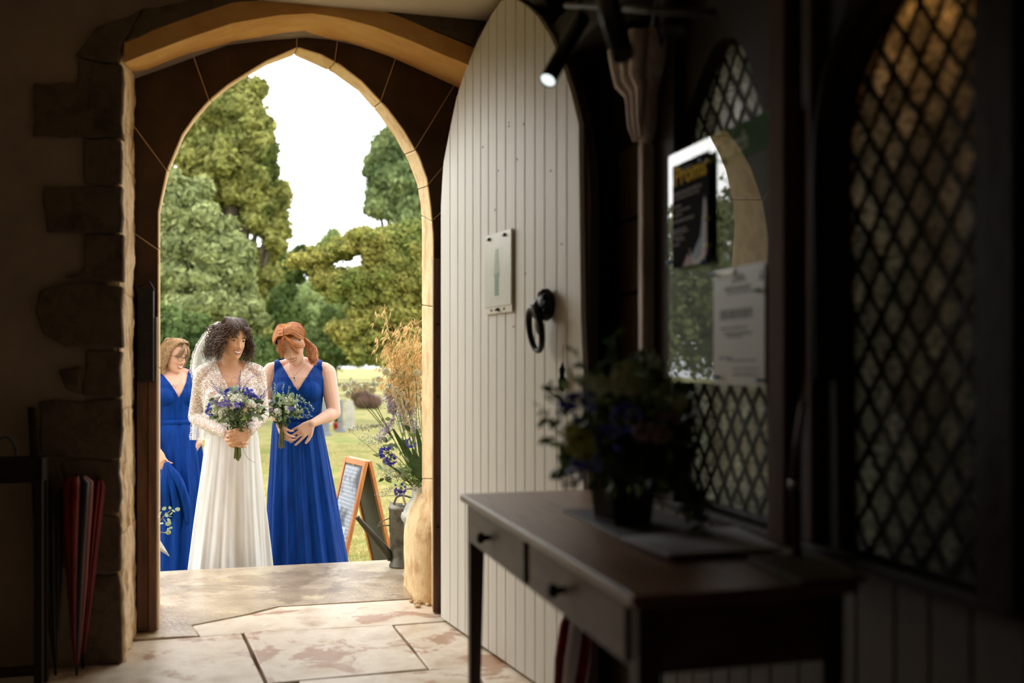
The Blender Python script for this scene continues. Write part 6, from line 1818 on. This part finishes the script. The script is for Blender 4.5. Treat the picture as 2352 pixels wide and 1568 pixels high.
# soft lavender and white plumes
def plume(px0,py0,px1,py1,Z,r_,m,n,name='plume',sz=.008):
    a_, b_ = A(px0,py0,Z), A(px1,py1,Z); stem(arr, a_, (0,0,0), (-.01,0,.02), .002)
    mb = MB()
    for k in range(n):
        t = rs.random(); c = a_.lerp(b_,t)+Vector((rs.gauss(0,1),rs.gauss(0,1),rs.gauss(0,1)))*r_*(.4+.6*sin(pi*min(1,t+.15))); d = Vector((rs.gauss(0,1),rs.gauss(0,1),rs.gauss(0,1))).normalized()*sz; o_ = d.orthogonal().normalized()*sz*.4
        mb.add([c-d,c+o_,c+d,c-o_],[(0,1,2,3)])
    mb.build(name, m, arr)['kind'] = 'stuff'
lav = mat('lavender_floret', S(176,164,190), S(200,190,206), 40, .7, island=.15, transl=.2)
wht = mat('feather_plume', S(214,208,184), S(232,228,208), 40, .8, island=.1, transl=.3)
plume(905,880,930,990,5.6,.02,lav,420); plume(870,1010,905,960,5.5,.016,lav,300); plume(935,920,960,1010,5.6,.02,lav,380); plume(886,905,905,955,5.55,.014,lav,240)
plume(908,890,930,960,5.5,.009,wht,330,sz=.012); plume(926,945,945,1000,5.5,.008,wht,260,sz=.012)
gry = mat('grey_wisp', S(170,176,150), S(196,198,176), 40, .8, island=.15, transl=.2)
plume(800,985,880,975,5.45,.010,gry,260,sz=.007); plume(830,1010,890,1010,5.5,.02,gry,260,sz=.006); plume(880,1080,930,1090,5.45,.03,gry,320,sz=.007); plume(868,1140,900,1120,5.5,.014,gry,120,sz=.006); plume(920,1075,960,1110,5.5,.03,leaf_l,400,sz=.012)
# sword leaves and round leaves
for (x0_,y0_,x1_,y1_,w_) in ((958,1118,903,985,.016),(962,1120,925,1010,.014),(965,1118,948,1030,.018),(968,1110,957,985,.014),(950,1120,880,1060,.010),(975,1110,990,960,.018)):
    a_, b_ = A(x0_,y0_,5.5), A(x1_,y1_,5.42); mb = MB(); c = catmull([a_, a_.lerp(b_,.55)+Vector((.012,-.01,.01)), b_], 10)
    vs = []
    for i,p in enumerate(c): ww = w_*sin(pi*(.12+.88*(1-i/9)))*.9+.001; vs += [p+Vector((ww,0,.0)), p+Vector((0,.004,0)), p-Vector((ww,0,0))]
    fs = [(i*3+k,i*3+k+1,(i+1)*3+k+1,(i+1)*3+k) for i in range(9) for k in range(2)]
    mb.add(vs,fs).build('sword_leaf', leaf_d, arr, True)
for k in range(60):
    t_ = A(rs.uniform(878,985), rs.uniform(960,1112), rs.uniform(5.42,5.7)); put(rs.choice(['leaf_dark','leaf_grey','leaf_light','leaf_light']),'leaf',arr,t_,(rs.gauss(-.3,1),rs.gauss(-.3,.6),rs.gauss(.3,.7)),rs.uniform(.9,1.6))
for (x_,y_,sc_) in ((893,1040,2.0),(896,1052,1.5),(921,1118,1.4),(917,1128,1.1),(945,1015,1.2)):
    put('agapanthus','flower',arr,A(x_,y_,5.38),(-.4,-.6,-.5),sc_)
stem(arr, A(896,1036,5.4), (0,0,.02), (-.03,0,.06), .004)
stem(arr, A(922,1110,5.42), (0,-.02,.06), (-.03,0,.05), .004)
for k in range(5): put('daisy','flower',arr,A(rs.uniform(905,980),rs.uniform(900,1000),5.5),(-.2,-1,.3),rs.uniform(.7,1))
# eucalyptus sprig by the left jamb, in a pot hidden behind it
pe = P(330,1420,5.75)
ep = empty('metal_jug', (W(-.16,1.12).x,W(-.16,1.12).y,.004), 0, 'metal jug behind the left jamb, its pale pointed spout showing by the blue skirt', 'jug')
MB().lathe([(0,0),(.07,0),(.085,.05),(.08,.16),(.06,.24),(.075,.28),(.07,.28),(.055,.24),(0,.2)],24).build('body', zinc, ep, True)
je = ep.location
def E(px,py,Z=5.6): return P(px,py,Z)-je
mb = MB(); a_, b_ = E(352,1240,5.62), E(389,1277,5.55)
mb.tube([a_,a_.lerp(b_,.5),b_], [.038,.022,.002], 10, flat=.5).build('spout', zinc, ep, True)
eu = empty('eucalyptus_sprig', ep.location+Vector((0,0,.24)), 0, 'eucalyptus sprig with round grey green leaves poking past the left jamb', 'foliage')
def E2(px,py,Z=5.6): return P(px,py,Z)-je-Vector((0,0,.24))
cst = catmull([(0,0,-.02),E2(345,1230),E2(372,1190),E2(392,1172,5.55)],14); MB().tube(cst, .003, 5).build('stem', stemb, eu, True)
c2 = catmull([E2(345,1230),E2(365,1222),E2(392,1226,5.55)],8); MB().tube(c2, .0025, 5).build('stem', stemb, eu, True)
for (x_,y_) in ((372,1170),(380,1177),(388,1168),(396,1170),(375,1190),(384,1196),(391,1186),(372,1203),(384,1212),(378,1222),(392,1224),(396,1212),(370,1180),(394,1180),(403,1172),(380,1205)):
    put('eucalyptus_leaf','leaf',eu,E2(x_,y_,5.56),(rs.gauss(.5,.6),rs.gauss(-.5,.5),rs.gauss(.1,.6)),rs.uniform(.7,1.1))
# ================================================================== A-BOARD
orange = mat('orange_varnished_wood', S(176,98,38), S(206,130,62), 6, .4, bump=.1, bscale=60, stretch=(1,6,1))
chalk = mat('chalkboard', S(74,70,60), S(92,88,76), 5, .6)
n0 = P(847,1057,7.35); f0 = P(798,1046,7.74); ax = (n0-f0); ax.z = 0; AWd = ax.length; axn = ax.normalized()
H_ = n0.z-GZ
ab = empty('sandwich_board', ((n0.x+f0.x)/2,(n0.y+f0.y)/2,GZ), math.atan2(axn.y,axn.x), 'orange wooden A-frame sign board standing on the lawn with a grey printed sheet', 'sign board')
# local x along the ridge, local -y side (front, faces picture left/camera), +y back
hw = AWd/2; sp = .235
def leafM(sgn): 
    ang = math.atan2(sp,H_)
    return Matrix.Translation((0,sgn*.012,H_-.005))@Matrix.Rotation(-sgn*-ang if False else sgn*ang,4,'X')
LL = math.hypot(sp,H_)
for sgn,nm in ((-1,'front'),(1,'back')):
    M = leafM(sgn)
    pf_ = empty('panel_frame'); pf_.parent = ab; bpy.data.objects.remove(pf_)
    fr0 = MB()
    for x0_,x1_ in ((-hw,-hw+.04),(hw-.04,hw)): 
        MB().box(x0_,x1_,-.013,.013,-LL,0,M=M).build('leg', orange, ab, bevel=.003)
    MB().box(-hw+.04,hw-.04,-.011,.011,-.045,-.0,M=M).build('rail', orange, ab, bevel=.003)
    MB().box(-hw+.04,hw-.04,-.011,.011,-LL+.11,-LL+.15,M=M).build('rail', orange, ab, bevel=.003)
    MB().box(-hw+.036,hw-.036,-.004,.004,-LL+.14,-.035,M=M).build('board', chalk, ab)
M = leafM(-1)
# printed sheet: fine dot rows
sh = bpy.data.materials.new('printed_sheet'); sh.use_nodes = True; nt = sh.node_tree; N = nt.nodes; L = nt.links
tc = N.new('ShaderNodeTexCoord'); v_ = N.new('ShaderNodeTexVoronoi'); v_.inputs['Scale'].default_value = 150; v_.inputs['Randomness'].default_value = .35; nz = N.new('ShaderNodeTexNoise'); nz.inputs['Scale'].default_value = 5
r1 = N.new('ShaderNodeValToRGB'); r1.color_ramp.elements[0].color = (*S(46,52,60),1); r1.color_ramp.elements[1].color = (*S(168,172,180),1); r1.color_ramp.elements[0].position = .25; r1.color_ramp.elements[1].position=.5
r2 = N.new('ShaderNodeValToRGB'); r2.color_ramp.elements[0].color = (*S(90,96,104),1); r2.color_ramp.elements[1].color = (1,1,1,1); r2.color_ramp.elements[0].position = .36; r2.color_ramp.elements[1].position=.52
mm = N.new('ShaderNodeMixRGB'); mm.blend_type = 'MULTIPLY'; mm.inputs[0].default_value = 1
L.new(tc.outputs['Object'], v_.inputs['Vector']); L.new(tc.outputs['Object'], nz.inputs['Vector']); L.new(v_.outputs['Distance'], r1.inputs[0]); L.new(nz.outputs['Fac'], r2.inputs[0]); L.new(r1.outputs[0], mm.inputs[1]); L.new(r2.outputs[0], mm.inputs[2]); L.new(mm.outputs[0], N['Principled BSDF'].inputs['Base Color'])
MB().box(-hw+.05,hw-.05,-.0065,-.0045,-LL+.19,-.06,M=M).build('printed_sheet', sh, ab)
MB().box(-hw+.06,hw-.12,-.0085,-.007,-LL+.24,-LL*.50,M=M).build('paper_sheet', mat('pale_sheet', S(206,212,222), S(190,196,206), 30, .6), ab)
mb = MB()
for i in range(14):
    z = -LL*.52-.022*i
    x = -hw+.075
    while x < hw-.15: wd = rs.uniform(.01,.03); mb.box(x,min(x+wd,hw-.14),-.0092,-.0084,z,z+.006,M=M); x += wd+.006
mb.build('small_print', mat('pale_print', S(150,156,166), None), ab)['kind'] = 'stuff'
for x_,z_ in ((0,-.05),(-hw+.045,-LL*.5),(hw-.045,-LL*.56)): MB().ball(M@Vector((x_,-.014,z_)),(.004,.004,.012),8,5).build('clip', golden, ab)
# ================================================================== FLOWERS ON THE TABLE
pf2 = pail.location; ta = empty('flower_arrangement', pf2+Vector((0,0,.13)), 0, 'dark full arrangement of garden flowers standing on the side table', 'flowers')
ZT = 2.33
def Tt(px,py,Z=ZT): return P(px,py,Z)-pf2-Vector((0,0,.13))
def mass(cx,cy,rx,ry,n,m,Z=ZT,sz=.012,nm='foliage'):
    c = Tt(cx,cy,Z); s = Z/FPX; Pt,Nn = lump_points([(c.x,c.y,c.z,rx*s,rx*s*.8,ry*s)], n, .4); return scatter_mesh(nm, Pt, Nn, sz, m, ta, aspect=.45)
for (x_,y_,rx_,ry_,n_) in ((1430,960,85,90,1500),(1510,1000,70,90,1200),(1370,1000,70,70,1000),(1450,1060,90,60,1000),(1330,1040,50,50,500),(1400,860,40,40,250),(1480,850,50,45,350),(1540,1090,50,50,500),(1590,1150,34,50,260),(1570,1030,36,60,260)):
    mass(x_,y_,rx_,ry_,n_,leaf_d,rs.uniform(2.27,2.40))
mass(1470,930,120,100,500,leaf_l,2.3); 
for (x_,y_,k_,sc_,Z) in ((1440,862,'umbel_green',1.35,2.28),(1455,885,'umbel_green',1.1,2.27),(1425,880,'umbel_green',1.1,2.27),(1352,884,'umbel_green',.95,2.26),(1378,886,'umbel_green',.9,2.27),(1332,1015,'umbel_yellow',1.3,2.22),(1345,1035,'umbel_yellow',1.0,2.22),(1312,985,'umbel_yellow',.8,2.26),
    (1318,940,'agapanthus',1.4,2.24),(1338,930,'agapanthus',1.2,2.24),(1305,950,'agapanthus',1.0,2.25),(1345,1070,'agapanthus',1.2,2.22),(1330,1085,'agapanthus',.9,2.22),(1540,955,'umbel_mauve',1.0,2.3),(1560,925,'umbel_green',.8,2.3),(1520,1000,'umbel_mauve',.9,2.26),(1310,1108,'umbel_mauve',.8,2.26),(1440,960,'agapanthus',1.3,2.2),(1400,1010,'agapanthus',1.2,2.2),(1480,990,'umbel_mauve',1.0,2.2),(1500,830,'umbel_green',.7,2.33),(1530,900,'umbel_green',.8,2.33)):
    t_ = Tt(x_,y_,Z-.06); put(k_,'flower',ta,t_,(t_.x*.5-.2,-.8,.5),sc_)
for tip,base in (((1241,932),(1300,1005)),((1262,885),(1320,930)),((1318,808),(1400,880)),((1505,800),(1470,900)),((1410,770),(1430,880)),((1600,1180),(1560,1080)),((1640,1230),(1580,1150)),((1268,1100),(1320,1050))):
    a_, b_ = Tt(*tip,2.26), Tt(*base,2.28); c = stem(ta, a_, b_, (.0,0,-.015), .0028, stemm)
    for i in range(3,12):
        put('leaf_dark','leaf',ta,c[i],(rs.gauss(-.4,.7),rs.gauss(0,.5),rs.gauss(.3,.6)),rs.uniform(.45,.85))
for k in range(70):
    a_ = rs.uniform(0,6.28); q = rs.uniform(.8,1.08); x_ = 1425+150*cos(a_)*q; y_ = 985+125*sin(a_)*q
    if y_ < 1110: put(rs.choice(['leaf_dark','leaf_dark','leaf_light']),'leaf',ta,Tt(x_,y_,rs.uniform(2.24,2.36)),(cos(a_)+rs.gauss(0,.4),rs.gauss(-.3,.4),-sin(a_)+rs.gauss(0,.4)),rs.uniform(.7,1.2))
for k in range(10): stem(ta, Tt(rs.uniform(1340,1520),rs.uniform(930,1060),2.31), (rs.uniform(-.03,.03),rs.uniform(-.03,.03),-.11), (0,0,0), .003)
# ================================================================== life size: the scene was laid out 1/.85 too large
bpy.context.view_layer.update()
K_ = .85; SM = Matrix.Scale(K_,4)
for o in list(SC.objects):
    if o.parent is None:
        if o.type in ('CAMERA','LIGHT'):
            o.location = o.location*K_
            if o.type == 'LIGHT' and o.data.type in ('POINT','SPOT'): o.data.energy *= K_*K_; o.data.shadow_soft_size *= K_
        else: o.matrix_world = SM@o.matrix_world
cam.dof.focus_distance *= K_
if False:
    pass
